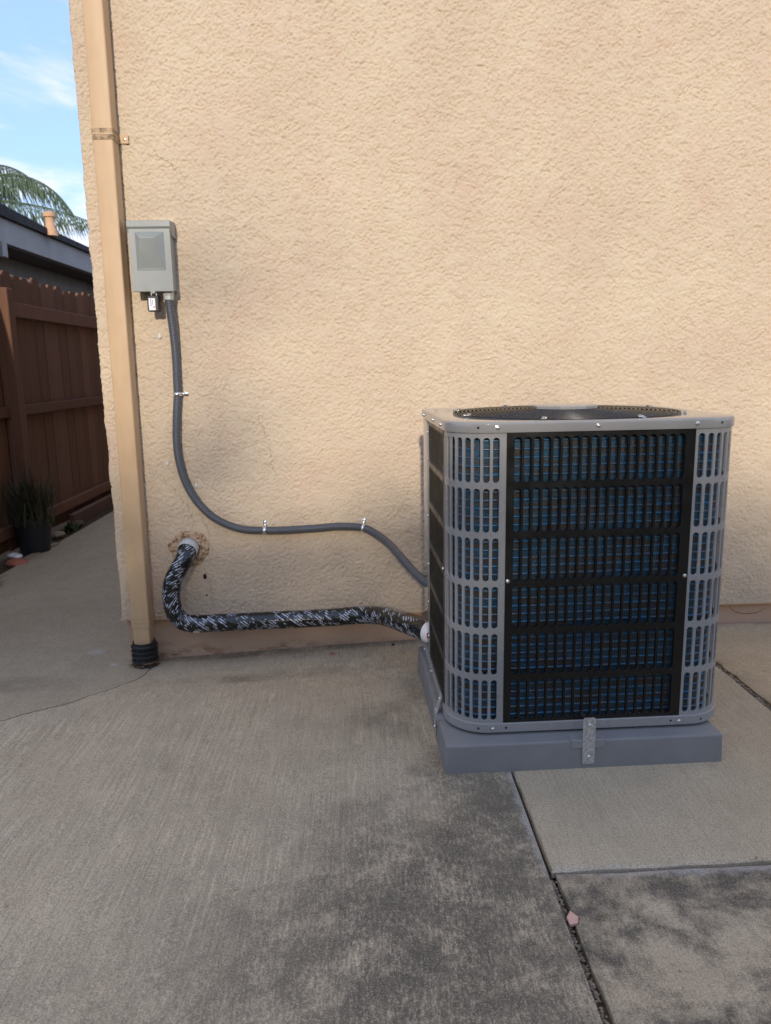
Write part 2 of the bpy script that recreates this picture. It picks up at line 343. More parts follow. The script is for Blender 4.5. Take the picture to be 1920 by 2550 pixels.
def catmull(pts, n=10):
    P = [Vector(p) for p in pts]; P = [P[0]*2-P[1]]+P+[P[-1]*2-P[-2]]; out = []
    for i in range(1, len(P)-2):
        for k in range(n):
            u = k/n; a, b, c, d = P[i-1], P[i], P[i+1], P[i+2]
            out.append(0.5*((2*b)+(c-a)*u+(2*a-5*b+4*c-d)*u*u+(3*b-a-3*c+d)*u**3))
    out.append(P[-2]); return out
def tube(pts, rad, n=16, caps=True, jit=0.0, uvm=True):
    """tube round a poly-line; UV in metres (length, girth)"""
    mb = MB(); mb.uv = []; N = None; L = 0.0; rs = []
    for i, p in enumerate(pts):
        d = (pts[min(i+1, len(pts)-1)]-pts[max(i-1, 0)]).normalized()
        if N is None: N = d.orthogonal().normalized()
        N = (N-d*N.dot(d)).normalized(); B = d.cross(N)
        if i: L += (p-pts[i-1]).length
        r_ = rad(i/(len(pts)-1)) if callable(rad) else rad
        ring = []
        for j in range(n+1):
            a = 2*math.pi*(j % n)/n
            rr = r_*(1+jit*math.sin(17*L/0.1+3*a)+jit*math.sin(41*L/0.1-5*a))
            ring.append(p+(N*math.cos(a)+B*math.sin(a))*rr); mb.uv.append((L, r_*2*math.pi*j/n))
        rs.append(ring)
    mb.rings(rs, False)
    if caps:
        mb.f.append(tuple(range(n))[::-1]); k = (len(pts)-1)*(n+1); mb.f.append(tuple(k+j for j in range(n)))
    return mb
def ztop(x, y):
    """top of the concrete: level round the pad, falling to the left and dipping at the house wall"""
    z = 0.035*(x-0.19) if x < 0.19 else 0.0
    if x < -0.9: z = 0.035*(-0.9-0.19)
    s = np.interp(x, [-0.81, -0.11, 0.21, 1.41, 3.0], [-0.066, -0.053, -0.05, -0.02, -0.02])
    t_ = min(1, max(0, (y+0.6)/0.62)); return z+s*(t_*t_*(3-2*t_))

# ================================================================== SETTING
g = MB(); g.add([(-60, -60, -0.24), (60, -60, -0.24), (60, 90, -0.24), (-60, 90, -0.24)], [(0, 1, 2, 3)])
g.build('ground', M['soil'])['kind'] = 'structure'

def slab(name, c00, c10, c11, c01, mat, nx, ny, left=None, top=None, jit=0.0018, depth=0.14, round_=0.004):
    """a poured slab: bilinear patch on ztop with worn, slightly wandering arrises and real sides"""
    A = [Vector((*p, 0)) for p in (c00, c10, c11, c01)]
    rr = random.Random(name+str(c00)); mb = MB(); grid = []
    us = [0, round_]+[round_+(1-2*round_)*i/nx for i in range(1, nx)]+[1-round_, 1]
    vs = [0, round_]+[round_+(1-2*round_)*i/ny for i in range(1, ny)]+[1-round_, 1]
    for j, v_ in enumerate(vs):
        row = []
        for i, u in enumerate(us):
            p = (A[0]*(1-u)+A[1]*u)*(1-v_)+(A[3]*(1-u)+A[2]*u)*v_
            if left and u < 0.5:
                q = left(v_); w = max(0, 1-u*6); p = p*(1-w)+Vector((q[0]+(A[1]-A[0]).x*u, q[1], 0))*w
            edge = (i in (0, len(us)-1)) or (j in (0, len(vs)-1))
            near = (i in (1, len(us)-2)) or (j in (1, len(vs)-2))
            x, y = p.x, p.y
            if edge or near: x += rr.uniform(-jit, jit); y += rr.uniform(-jit, jit)
            z = ztop(x, y)-(0.0045 if edge else 0.0)
            row.append((x, y, z))
        grid.append(row)
    mb.rings(grid, False)
    nU, nV = len(us), len(vs)
    per = [j*nU+i for i, j in [(i, 0) for i in range(nU)]+[(nU-1, j) for j in range(1, nV)]+[(i, nV-1) for i in range(nU-2, -1, -1)]+[(0, j) for j in range(nV-2, 0, -1)]]
    k = len(mb.v)
    for q in per: x, y, z = mb.v[q]; mb.v.append((x, y, z-depth))
    for a in range(len(per)):
        b = (a+1) % len(per); mb.f.append((per[a], per[b], k+b, k+a))
    o = mb.build(name, mat, None, True, 40); o['kind'] = 'structure'; return o
# the crack between patio and walkway, as a wandering poly-line
crk = [(-0.80, 0.02), (-0.815, -0.20), (-0.86, -0.305), (-0.905, -0.385), (-0.964, -0.475), (-1.03, -0.535), (-1.11, -0.598), (-1.30, -0.77), (-1.62, -1.02), (-2.05, -1.40)]
def crackpts(n=90, amp=0.004, seed=3):
    rr = random.Random(seed); P = catmull([(*p, 0) for p in crk], 14); out = []; o = 0
    for p in P: o = o*0.6+rr.uniform(-amp, amp); out.append((p.x+o*0.7, p.y-o*0.7))
    return out
CP = crackpts()
def strip_slab(name, far, mat, side):
    """slab filling between the crack poly-line and a far poly-line of the same count"""
    mb = MB(); rows = []
    for (a, b) in zip(CP, far):
        a = (a[0]+side*0.0024, a[1]-side*0.0024)
        row = []
        for k in range(0, 15):
            u = (k/14)**1.6; x, y = a[0]*(1-u)+b[0]*u, a[1]*(1-u)+b[1]*u
            row.append((x, y, ztop(x, y)-(0.002 if k == 0 else 0)))
        rows.append(row)
    mb.rings(rows, False)
    k = len(mb.v)
    for r_ in rows: x, y, z = r_[0]; mb.v.append((x, y, z-0.1))
    for i in range(len(rows)-1): mb.f.append((i*15, (i+1)*15, k+i+1, k+i))
    o = mb.build(name, mat, None, True, 40); o['kind'] = 'structure'; return o
nC = len(CP)
def along(a, b, c, d, n=nC):   # poly-line through 4 points resampled
    P = [Vector((*q, 0)) for q in (a, b, c, d)]; L = [0]
    for i in range(3): L.append(L[-1]+(P[i+1]-P[i]).length)
    xs = np.linspace(0, L[-1], n)
    return list(zip(np.interp(xs, L, [p.x for p in P]), np.interp(xs, L, [p.y for p in P])))
strip_slab('patio_slab', along((0.346, 0.02), (0.349, -1.2), (0.346, -2.2), (0.346, -4.2)), M['conc_left'], 1)
strip_slab('walkway_slab', along((-0.9, 9.0), (-2.0, 9.0), (-2.0, 2.5), (-2.06, -1.38)), M['conc_walk'], -1)
slab('patio_slab', (0.358, -1.425), (1.160, -1.408), (1.160, 0.02), (0.3555, 0.02), M['conc_mid'], 24, 40)
slab('patio_slab', (0.376, -4.2), (3.6, -4.2), (3.6, -1.40), (0.3655, -1.4335), M['conc_front'], 60, 60, jit=0.0025, round_=0.002)
slab('patio_slab', (1.192, -1.395), (3.6, -1.39), (3.6, 0.02), (1.182, 0.02), M['conc_right'], 40, 40, jit=0.004)
# joint filler: grit lying in the open joints
rr = random.Random(5); jb = MB(); 
def pebble(mb, x, y, z, r_, rr):
    vs = []
    for (dx, dy, dz) in ((1, 0, 0), (-1, 0, 0), (0, 1, 0), (0, -1, 0), (0, 0, 1), (0, 0, -1)):
        k = r_*rr.uniform(0.6, 1.3); vs.append((x+dx*k, y+dy*k, z+dz*k*0.7))
    mb.add(vs, [(0, 2, 4), (2, 1, 4), (1, 3, 4), (3, 0, 4), (2, 0, 5), (1, 2, 5), (3, 1, 5), (0, 3, 5)])
for i in range(900):
    y = rr.uniform(-2.4, -1.44); w = np.interp(y, [-2.4, -1.44], [0.012, 0.005]); pebble(jb, 0.356+np.interp(y, [-4.2, -1.43], [0.005, 0])+rr.uniform(-w, w)*0.7, y, -0.014+rr.uniform(-0.004, 0.003), rr.uniform(0.0015, 0.0042), rr)
for i in range(900):
    y = rr.uniform(-1.35, 0.0); pebble(jb, 1.174+rr.uniform(-0.013, 0.013), y, ztop(1.17, y)-0.012+rr.uniform(-0.004, 0.004), rr.uniform(0.002, 0.006), rr)
jf = jb.build('joint_grit', M['stone']); jf['kind'] = 'stuff'; jf['label'] = 'loose grit lying in the open concrete joints'; jf['category'] = 'grit'
jd = MB()
for (x0, x1, y0, y1) in ((0.33, 0.39, -4.2, 0.0), (0.36, 3.6, -1.45, -1.39), (1.14, 1.21, -1.4, 0.0)):
    jd.box(x0, x1, y0, y1, -0.1, -0.016 if x0 < 1 else -0.04)
jd.build('joint_soil', M['soil'])['kind'] = 'structure'
# ------------------------------------------------------------------ the house wall
house = thing('house', 'beige stucco house wall filling the background behind the grey condenser', 'house wall')
XC, ZS = -0.926, 0.0685
def blur_noise(shape, sig, seed):
    r_ = np.random.default_rng(seed).standard_normal(shape)
    fy = np.fft.fftfreq(shape[0])[:, None]; fx = np.fft.fftfreq(shape[1])[None]
    h = np.fft.ifft2(np.fft.fft2(r_)*np.exp(-2*(math.pi*sig)**2*(fx**2+fy**2))).real
    return h/h.std()
STEP = 0.0031
side = -np.concatenate([np.arange(9.0, 0.12, -0.4), np.arange(0.10, 0, -STEP)])
front = np.concatenate([np.arange(0, 2.75, STEP), np.arange(2.75, 6.0, 0.08)])
cols = np.concatenate([side, front])
zs = np.concatenate([np.arange(ZS, 2.42, STEP), np.arange(2.42, 3.1, 0.08)])
nc, nr = len(cols), len(zs)
n1 = blur_noise((nr, nc), 1.02, 1); n2 = blur_noise((nr, nc), 0.7, 2); n3 = blur_noise((nr, nc), 4.0, 3); n4 = blur_noise((nr, nc), 12, 4); n5 = blur_noise((nr, nc), 1.25, 8)
msk = 1/(1+np.exp(-(n4*2.0+0.6)))
h = -0.0044*np.exp(-(n1/0.34)**2)*msk*(n3 > -0.6)-0.0058*np.exp(-(n5/0.24)**2)*(1-0.5*msk)*(n3 < 0.8)+0.0009*n2+0.0006*n3
fade = np.ones(nc); fade[(cols < -0.11) | (cols > 2.74)] = 0.1
fz = np.ones(nr); fz[zs > 2.41] = 0.1
h = h*fade[None]*fz[:, None]*np.interp(zs, [0.0, 0.35, 0.9, 3.0], [0.62, 0.68, 0.95, 1.0])[:, None]
h[0] = 0.0
# rounded outside corner
rc = 0.012
px = np.where(cols >= 0, XC+cols, XC); py = np.where(cols >= 0, 0.0, -cols)
cw = np.clip(1-np.abs(cols)/0.02, 0, 1)
nx = np.where(cols >= 0, -cw*0.7, -1+cw*0.3); ny = np.where(cols >= 0, -1+0.3*cw, -0.7*cw)
px = px+0.003*cw**2; py = py+0.003*cw**2
V = np.empty((nr, nc, 3)); V[..., 0] = px[None]+nx[None]*h; V[..., 1] = py[None]+ny[None]*h; V[..., 2] = zs[:, None]
wob = 0.0022*np.interp(zs, np.linspace(0, 3.2, 60), np.random.default_rng(5).standard_normal(60))
V[..., 0] += wob[:, None]*cw[None]
idx = np.arange(nr*nc).reshape(nr, nc)
F = np.stack([idx[:-1, :-1], idx[:-1, 1:], idx[1:, 1:], idx[1:, :-1]], -1).reshape(-1, 4)
me = bpy.data.meshes.new('stucco_wall')
me.vertices.add(nr*nc); me.vertices.foreach_set('co', V.reshape(-1))
me.loops.add(F.size); me.loops.foreach_set('vertex_index', F.reshape(-1).astype(np.int32))
me.polygons.add(len(F)); me.polygons.foreach_set('loop_start', np.arange(0, F.size, 4, dtype=np.int32))
me.polygons.foreach_set('use_smooth', np.ones(len(F), dtype=bool)); me.update(calc_edges=True)
me.materials.append(M['stucco']); put('stucco_wall', me, house)
b = MB(); b.box(XC+0.012, 6.0, 0.024, 9.0, -0.22, 3.05); b.build('footing', M['footing'], house)
b = MB(); b.box(XC-0.004, 6.0, -0.006, 0.023, ZS-0.004, ZS-0.0005); b.build('weep_screed', M['spout'], house)
# hairline cracks in the stucco
def ribbon(pts, w, y, seed, amp=0.006):
    rr = random.Random(seed); P = catmull([(x, y, z) for x, z in pts], 12); mb = MB(); o = 0; rows = []
    for i, p in enumerate(P):
        o = o*0.5+rr.uniform(-amp, amp); ww = w*(0.35+0.65*math.sin(math.pi*i/(len(P)-1)))*rr.uniform(0.5, 1.2)
        d = (P[min(i+1, len(P)-1)]-P[max(i-1, 0)]).normalized(); nx_, nz_ = -d.z, d.x
        cx, cz = p.x+nx_*o, p.z+nz_*o
        rows.append([(cx-nx_*ww, y, cz-nz_*ww), (cx, y-0.0006, cz), (cx+nx_*ww, y, cz+nz_*ww)])
    return mb.rings(rows, False)
for i, pts in enumerate([[(-0.735, 0.62), (-0.70, 0.56), (-0.655, 0.51), (-0.63, 0.44), (-0.66, 0.375)], [(-0.61, 0.52), (-0.60, 0.46), (-0.575, 0.40), (-0.58, 0.35)],
        [(-0.38, 0.84), (-0.36, 0.78), (-0.35, 0.73)], [(-0.33, 0.73), (-0.335, 0.66), (-0.32, 0.60)], [(-0.59, 0.22), (-0.58, 0.16), (-0.585, 0.10)],
        [(-0.70, 1.72), (-0.66, 1.70), (-0.61, 1.66), (-0.57, 1.64)]]):
    ribbon(pts, 0.00065, -0.0012, 40+i).build('crack', M['crack2'], house)
b = ribbon([(1.42, 0.052), (1.44, 0.028), (1.49, 0.015), (1.54, 0.022), (1.565, 0.038)], 0.0016, 0.0225, 77, 0.001); b.build('scratch', M['crack'], house)
# white patches over old screw holes, and a dark hole
def blobdisc(r_, th, seed, n=14, sq=1.0):
    rr = random.Random(seed); mb = MB(); ks = [rr.uniform(0.8, 1.15) for _ in range(n)]
    mb.rings([[(r_*k*s_*math.cos(2*math.pi*j/n), -d, r_*sq*k*s_*math.sin(2*math.pi*j/n)) for j, k in enumerate(ks)] for s_, d in ((1, -0.002), (0.92, th*0.7), (0.5, th))], True, False, True)
    return mb
for (x, z, r_, lb) in ((-0.7065, 1.1095, 0.0082, 'white filler dab over a screw hole left of the conduit, below the disconnect box'),
                       (-0.7114, 0.6573, 0.0066, 'small white filler dab touching the left edge of the bending conduit'),
                       (-0.6127, 0.5748, 0.0070, 'faint white filler dab inside the bend, right of the conduit')):
    o = blobdisc(r_, 0.004, int(x*1e4), sq=1.25).build('filler_dab', M['spackle'], None, True); o.location = (x, -0.001, z)
    tag(o, lb, 'filler dab', 'filler dabs on the stucco')
o = blobdisc(0.0065, 0.0022, 91, sq=1.6).build('pit', M['hole'], house); o.location = (-0.6023, -0.0012, 0.2278)
o = blobdisc(0.003, 0.0022, 92).build('pit', M['hole'], house); o.location = (-0.60, -0.0012, 0.155)

# ================================================================== CONDENSER
UX, UY, UYAW = 0.18856, -1.05238, 0.025942
PH = 0.0738
pad = thing('equipment_pad', 'grey plastic equipment pad under the condenser on the concrete', 'equipment pad', (UX, UY, 0), UYAW)
p = MB()
def rrect(x0, x1, y0, y1, r_, z, n=5):
    out = []
    for cx, cy, a0 in ((x1-r_, y0+r_, -90), (x1-r_, y1-r_, 0), (x0+r_, y1-r_, 90), (x0+r_, y0+r_, 180)):
        for k in range(n+1): a = R(a0+90*k/n); out.append((cx+r_*math.cos(a), cy+r_*math.sin(a), z))
    return out
PW, PD = 0.700, 0.680
pr = [rrect(-0.002, PW+0.002, -0.002, PD+0.002, 0.008, -0.06), rrect(-0.002, PW+0.002, -0.002, PD+0.002, 0.008, 0.001)]
for k in range(5):
    a = R(90*k/4); pr.append(rrect(0.0065*(1-math.cos(a))*1, PW-0.0065*(1-math.cos(a)), 0.0065*(1-math.cos(a)), PD-0.0065*(1-math.cos(a)), 0.008, PH-0.0065+0.0065*math.sin(a)))
p.rings(pr, True, False, True); p.build('pad_body', M['pad'], pad, True, 35)
p = MB(); p.box(0.312, 0.396, -0.0028, 0.03, 0.053, PH+0.0022, 0.0015); p.build('moulded_tab', M['pad_tab'], pad)
p = MB(); p.box(-0.0028, 0.03, 0.14, 0.235, 0.053, PH+0.0022, 0.0015); p.build('moulded_tab', M['pad_tab'], pad)

unit = thing('air_conditioner', 'large grey and black air conditioner condenser with slotted sides on the concrete patio', 'air conditioner', (UX, UY, PH), UYAW)
UO = (0, 0, PH)
A0, A1, B0, B1 = 0.020, 0.732, 0.050, 0.680
CX, CY = 0.378, 0.365
RF, RB = 0.100, 0.035
def outline(off, n=14, seg=12):
    """cabinet footprint offset outwards, with wide front corners and tighter rear ones; counter-clockwise"""
    cs = [(A1-RF, B0+RF, RF, -90), (A1-RB, B1-RB, RB, 0), (A0+RB, B1-RB, RB, 90), (A0+RF, B0+RF, RF, 180)]
    out = []
    for i, (cx, cy, r_, a0) in enumerate(cs):
        arc = [(cx+(r_+off)*math.cos(R(a0+90*k/n)), cy+(r_+off)*math.sin(R(a0+90*k/n))) for k in range(n+1)]
        if out:
            q = out[-1]; out += [(q[0]+(arc[0][0]-q[0])*k/seg, q[1]+(arc[0][1]-q[1])*k/seg) for k in range(1, seg)]
        out += arc
    q = out[-1]; f = out[0]; out += [(q[0]+(f[0]-q[0])*k/seg, q[1]+(f[1]-q[1])*k/seg) for k in range(1, seg)]
    return out
def ring(off, z): return [(a, b_, z) for a, b_ in outline(off)]
# base pan
b = MB(); b.rings([ring(-0.012, 0.0755), ring(0.002, 0.079), ring(0.0055, 0.082), ring(0.0055, 0.1035), ring(0.004, 0.105), ring(-0.012, 0.105)], True, True, True)
b.build('base_pan', M['grey_paint'], unit, True, 30, UO)
for (a, b_) in ((0.12, 0.15), (0.62, 0.15), (0.12, 0.58), (0.62, 0.58)):
    f = MB(); f.lathe([(0.03, PH), (0.03, 0.078)], (a, b_, 0), n=16, cap0=True, cap1=True); f.build('foot', M['black_plastic'], unit, off=UO)
# top cap with fan opening
FR = 0.304
def circ(r_, z, n_ref=outline(0.006)):
    return [(CX+r_*math.cos(t_), CY+r_*math.sin(t_), z) for t_ in (math.atan2(y-CY, x-CX) for x, y in n_ref)]
ZC = 0.8605
capr = [ring(-0.004, 0.8355), ring(0.0046, 0.8355), ring(0.0052, 0.837), ring(0.0052, ZC-0.006)]
for k in range(1, 5): a = R(90*k/4); capr.append(ring(0.0052-0.0055*(1-math.cos(a)), ZC-0.0055+0.0055*math.sin(a)))
mid = [tuple(0.5*(p_[i]+q_[i]) for i in range(3)) for p_, q_ in zip(ring(-0.004, ZC+0.0004), circ(FR, ZC+0.0008))]
capr += [ring(-0.004, ZC+0.0004), circ(FR+0.004, ZC+0.0008), circ(FR, ZC), circ(FR-0.003, ZC-0.004), circ(FR-0.004, ZC-0.03)]
b = MB(); b.rings(capr, True); cap = b.build('top_cap', M['cap_paint'], unit, True, 25, UO)
# fan guard rings, spokes
b = MB(); n_ = 72; k_ = 0
rads = [0.302-0.0112*i for i in range(20)]
gz = lambda r_: ZC+0.0015+0.0095*(1-(r_/0.302)**2)
for r_ in rads:
    z = gz(r_)
    tor = []
    for i in range(n_):
        a = 2*math.pi*i/n_
        tor.append([(CX+(r_+0.0021*math.cos(q))*math.cos(a), CY+(r_+0.0021*math.cos(q))*math.sin(a), z+0.0021*math.sin(q)) for q in (0, R(60), R(120), R(180), R(240), R(300))])
    tor.append(tor[0]); b.rings(tor, True)
for i in range(8):
    a = 2*math.pi*(i+0.5)/8
    pts = [Vector((CX+r_*math.cos(a), CY+r_*math.sin(a), gz(r_)-0.004)) for r_ in np.linspace(0.07, 0.308, 8)]
    tb = tube(pts, 0.0024, 6); b.add(tb.v, tb.f)
b.build('fan_guard', M['guard_black'], unit, True, 60, UO)
# motor cover: octagonal lid in the middle
b = MB(); oc = lambda r_, z: [(CX+r_*math.cos(R(22.5+45*i)), CY+r_*math.sin(R(22.5+45*i)), z) for i in range(8)]
b.rings([oc(0.086, 0.8705), oc(0.0905, 0.8715), oc(0.0905, 0.8785), oc(0.086, 0.8815), oc(0.05, 0.883)], True, True, True)
b.build('motor_cover', M['cap_paint'], unit, off=UO)
# fan inside
b = MB(); b.lathe([(0.055, 0.76), (0.06, 0.77), (0.06, 0.84), (0.05, 0.85)], (CX, CY, 0), n=20, cap0=True, cap1=True); b.build('fan_motor', M['dark_inside'], unit, True, 40, UO)
for i in range(3):
    a = 2*math.pi*i/3; rows = []
    for r_ in np.linspace(0.06, 0.28, 6):
        w = 0.35+0.15*r_/0.28
        rows.append([(CX+r_*math.cos(a+q*w), CY+r_*math.sin(a+q*w), 0.79+0.05*q*0.28/(r_+0.1)) for q in (-1, -0.5, 0, 0.5, 1)])
    b = MB(); b.rings(rows, False); o = b.build('fan_blade', M['dark_inside'], unit, True, off=UO)
    o.modifiers.new('thick', 'SOLIDIFY').thickness = 0.003
# inner liner (dark) so that nothing shows through the coil
b = MB(); b.rings([ring(-0.05, 0.106), ring(-0.05, 0.80)], True, True, False); b.build('inner_shroud', M['dark_inside'], unit, off=UO)
# coil
def uvring(off, zlist):
    ol = outline(off, 20, 20); ol.append(ol[0]); L = [0]
    for i in range(1, len(ol)): L.append(L[-1]+math.hypot(ol[i][0]-ol[i-1][0], ol[i][1]-ol[i-1][1]))
    mb = MB(); mb.uv = []; rows = []
    for z in zlist: rows.append([(a, b_, z) for a, b_ in ol]); mb.uv += [(l, z) for l in L]
    mb.rings(rows, False); return mb, ol, L
b, ol, L = uvring(-0.021, [0.107, 0.834]); coil = b.build('coil', M['fins'], unit, True, off=UO)
zt = [0.118+0.0205*i for i in range(35)]
def tubering(z0):
    mb = MB(); mb.uv = []; rows = []
    ol_, = [outline(-0.021, 10, 8)]
    ol_.append(ol_[0]); l = 0; prev = None
    cen = outline(-0.010, 10, 8); cen.append(cen[0])
    for (a, b_), (a2, b2) in zip(ol_, cen):
        d = Vector((a2-a, b2-b_)).normalized()
        if prev: l += math.hypot(a-prev[0], b_-prev[1])
        prev = (a, b_)
        rows.append([(a+d.x*q*0.0042, b_+d.y*q*0.0042, hh*0.0028) for q, hh in ((-0.3, 1.1), (0.5, 0.9), (1, 0.25), (1, -0.25), (0.5, -0.9), (-0.3, -1.1))])
        mb.uv += [(l, z0)]*6
    mb.rings([list(r_) for r_ in rows], False); return mb
tms = [tubering(0.118+0.0205*i).mesh('tube', M['tube'], True) for i in range(5)]
for i, z in enumerate(zt):
    o = put('tube', tms[(i*3) % 5], coil); o.location = (0, 0, z-PH)

# slotted sheet-metal panels
def grille(mapf, s0, s1, z0, z1, cs, pitch, w_out, w_in, rows, rp_, sh, lip, wall, narc=4):
    """sheet over (s,z) with round-ended slots; mapf(s,z,depth) -> xyz"""
    mb = MB()
    P = lambda s_, z, d=0.0: mapf(s_, z, d)
    def slotloop(c, zc, w, h):
        r_ = w/2; pts = []
        for k in range(narc*2+1): a = math.pi-math.pi*k/(narc*2); pts.append((c+r_*math.cos(a), zc+h/2-r_+r_*math.sin(a)))
        for k in range(narc*2+1): a = -math.pi*k/(narc*2); pts.append((c+r_*math.cos(a), zc-h/2+r_+r_*math.sin(a)))
        return pts
    us = []
    for zc in rows:
        for c in cs:
            lo = slotloop(c, zc, w_out, sh); n = len(lo)
            out = []
            for k in range(narc*2+1): out.append((c-pitch/2*math.cos(math.pi*k/(narc*2)), zc+rp_/2))
            for k in range(narc*2+1): out.append((c+pitch/2*math.cos(math.pi*k/(narc*2)), zc-rp_/2))
            l2 = slotloop(c, zc, (w_out+w_in)/2+0.0004, sh-(w_out-w_in)*0.5); l3 = slotloop(c, zc, w_in, sh-(w_out-w_in))
            mb.rings([[P(*q) for q in out], [P(*q) for q in lo], [P(*q, lip*0.3) for q in l2], [P(*q, lip) for q in l3], [P(*q, wall) for q in l3]])
    ss = [s0]
    for c in cs: ss += [c-pitch/2*math.cos(math.pi*k/(narc*2)) for k in range(narc*2)]
    ss += [cs[-1]+pitch/2, s1]
    zt_, zb_ = max(rows)+rp_/2, min(rows)-rp_/2
    mb.rings([[P(s_, z1, 0.004) for s_ in ss], [P(s_, z1) for s_ in ss], [P(s_, zt_) for s_ in ss]], False)
    mb.rings([[P(s_, zb_) for s_ in ss], [P(s_, z0) for s_ in ss], [P(s_, z0, 0.004) for s_ in ss]], False)
    rs_ = sorted(rows); zz = [zb_]+[r_+rp_/2 for r_ in rs_]
    for (sa, sb) in ((s0, cs[0]-pitch/2), (cs[-1]+pitch/2, s1)):
        mb.rings([[P(sa, z), P(sb, z)] for z in zz], False)
    for se in (s0, s1): mb.rings([[P(se, z), P(se, z, 0.005)] for z in [z0]+zz+[z1]], False)
    import bmesh
    return mb
ROWP = 0.12087; rows = [0.770-ROWP*i for i in range(6)]
ZP0, ZP1 = 0.1045, 0.8375; PIT = 0.02314
def gbuild(name, mb, mat):
    o = mb.build(name, mat, unit, True, 50, UO)
    import bmesh
    bm = bmesh.new(); bm.from_mesh(o.data); bmesh.ops.remove_doubles(bm, verts=bm.verts, dist=0.00003); bmesh.ops.recalc_face_normals(bm, faces=bm.faces); bm.to_mesh(o.data); bm.free()
    o.data.set_sharp_from_angle(angle=R(50)); return o
rows_eps = rows
gp = 0.1205   # row pitch used for the cells, so the border strips close the sheet
front_cs = [0.1785+PIT*i for i in range(18)]
fp = grille(lambda s_, z, d: (s_, B0-0.0012+d, z), 0.1512, 0.6052, ZP0, ZP1, front_cs, PIT, 0.0180, 0.0150, rows, ROWP, 0.1100, 0.0035, 0.006)
fp = gbuild('front_panel', fp, M['black_paint']); fp['label'] = 'black slotted front panel'
side_b0, side_b1 = 0.1725, 0.502
n_s = 13; c0 = (side_b0+side_b1)/2-PIT*(n_s-1)/2
lp_ = grille(lambda s_, z, d: (A0-0.0012+d, s_, z), side_b0, side_b1, ZP0, ZP1, [c0+PIT*i for i in range(n_s)], PIT, 0.0180, 0.0150, rows, ROWP, 0.11, 0.0035, 0.006)
o = gbuild('side_panel', lp_, M['black_paint']); o['label'] = 'black slotted side panel facing left'
rp2 = grille(lambda s_, z, d: (A1+0.0012-d, s_, z), side_b0, side_b1, ZP0, ZP1, [c0+PIT*i for i in range(n_s)], PIT, 0.0180, 0.0150, rows, ROWP, 0.11, 0.0035, 0.006)
gbuild('side_panel', rp2, M['black_paint'])
def corner_map(left):
    def f(s_, z, d):
        fl = 0.12-0.1512 if False else 0.0312
        if s_ < fl: a, b_, na, nb = 0.1512-s_, B0, 0, 1
        elif s_ < fl+math.pi/2*RF:
            t_ = (s_-fl)/RF; a, b_ = A0+RF-RF*math.sin(t_), B0+RF-RF*math.cos(t_); na, nb = math.sin(t_), math.cos(t_)
        else: a, b_, na, nb = A0, B0+RF+(s_-fl-math.pi/2*RF), 1, 0
        a += na*d; b_ += nb*d
        return (a, b_, z) if left else (A0+A1-a, b_, z)
    return f
SL = 0.0312+math.pi/2*RF+0.0215
for lf, e0 in ((True, 0.0240), (False, 0.0205)):
    gm = grille(corner_map(lf), 0.0, SL, ZP0, ZP1, [e0+PIT*i for i in range(8)], PIT, 0.0166, 0.0148, rows, ROWP, 0.1085, 0.0022, 0.0045)
    gbuild('corner_panel', gm, M['grey_paint'])
# service panel: plain grey sheet round the rear left corner, plain rear panel and rear right corner
def wrap_sheet(pts, z0, z1, th=0.0015):
    mb = MB(); mb.rings([[(a, b_, z) for a, b_ in pts] for z in (z0, z1)], False); return mb
ol = outline(0.0); 
sp_ = [(A0-0.0005, 0.503), (A0-0.0005, 0.56), (A0-0.0005, B1-RB)]+[(A0+RB-RB*math.cos(R(q)), B1-RB+RB*math.sin(R(q))) for q in range(10, 91, 10)]+[(0.18, B1)]
o = wrap_sheet(sp_, ZP0, ZP1).build('service_panel', M['cap_paint'], unit, True, 40, UO); o.modifiers.new('thick', 'SOLIDIFY').thickness = 0.0012
bp_ = [(0.181, B1), (A1-RB, B1)]+[(A1-RB+RB*math.sin(R(q)), B1-RB+RB*math.cos(R(q))) for q in range(10, 91, 10)]+[(A1, 0.503)]
o = wrap_sheet(bp_, ZP0, ZP1).build('rear_panel', M['grey_paint'], unit, True, 40, UO); o.modifiers.new('thick', 'SOLIDIFY').thickness = 0.0012

# screws: one shared mesh, washer head with a cross recess
b = MB(); b.lathe([(0.0056, 0.0), (0.0056, -0.0009), (0.0042, -0.0012), (0.0040, -0.0026), (0.0030, -0.0036), (0.0014, -0.0040)], axis='y', n=14, cap1=True)
b.box(-0.0024, 0.0024, -0.00415, -0.0032, -0.0005, 0.0005); b.box(-0.0005, 0.0005, -0.00412, -0.0033, -0.0024, 0.0024)
screw_me = b.mesh('screw', M['zinc'], True, 40)
b = MB(); b.lathe([(0.0030, -0.0004), (0.0022, -0.0005), (0.0019, -0.0002)], axis='y', n=12, cap1=True); hole_me = b.mesh('screw_hole', M['hole'])
def at_unit(me_, name, a, b_, z, rz=0.0, sc=1.0, parent=None, off=PH):
    o = put(name, me_, parent or unit); o.location = (a, b_, z-off); o.rotation_euler = (rnd.uniform(-0.1, 0.1), rnd.uniform(0, 1.5), rz); o.scale = (sc,)*3; return o
yc = B0-0.0054
for a in (0.0985+0.0, 0.3075+0.03, 0.545+0.03): at_unit(screw_me, 'screw', a+0.03, yc, 0.8475)
for a in (0.124, 0.603): at_unit(screw_me, 'screw', a, B0-0.0057, 0.0925)
for a in (0.158, 0.582): at_unit(hole_me, 'screw_hole', a, B0-0.0057, 0.0935)
for a in (0.158, 0.598): at_unit(screw_me, 'screw', a, B0-0.0015, 0.475, sc=0.9)
for b_, z in ((0.20, 0.8465), (0.36, 0.8465), (0.58, 0.8465)): at_unit(screw_me, 'screw', A0-0.0056, b_, z, -math.pi/2)
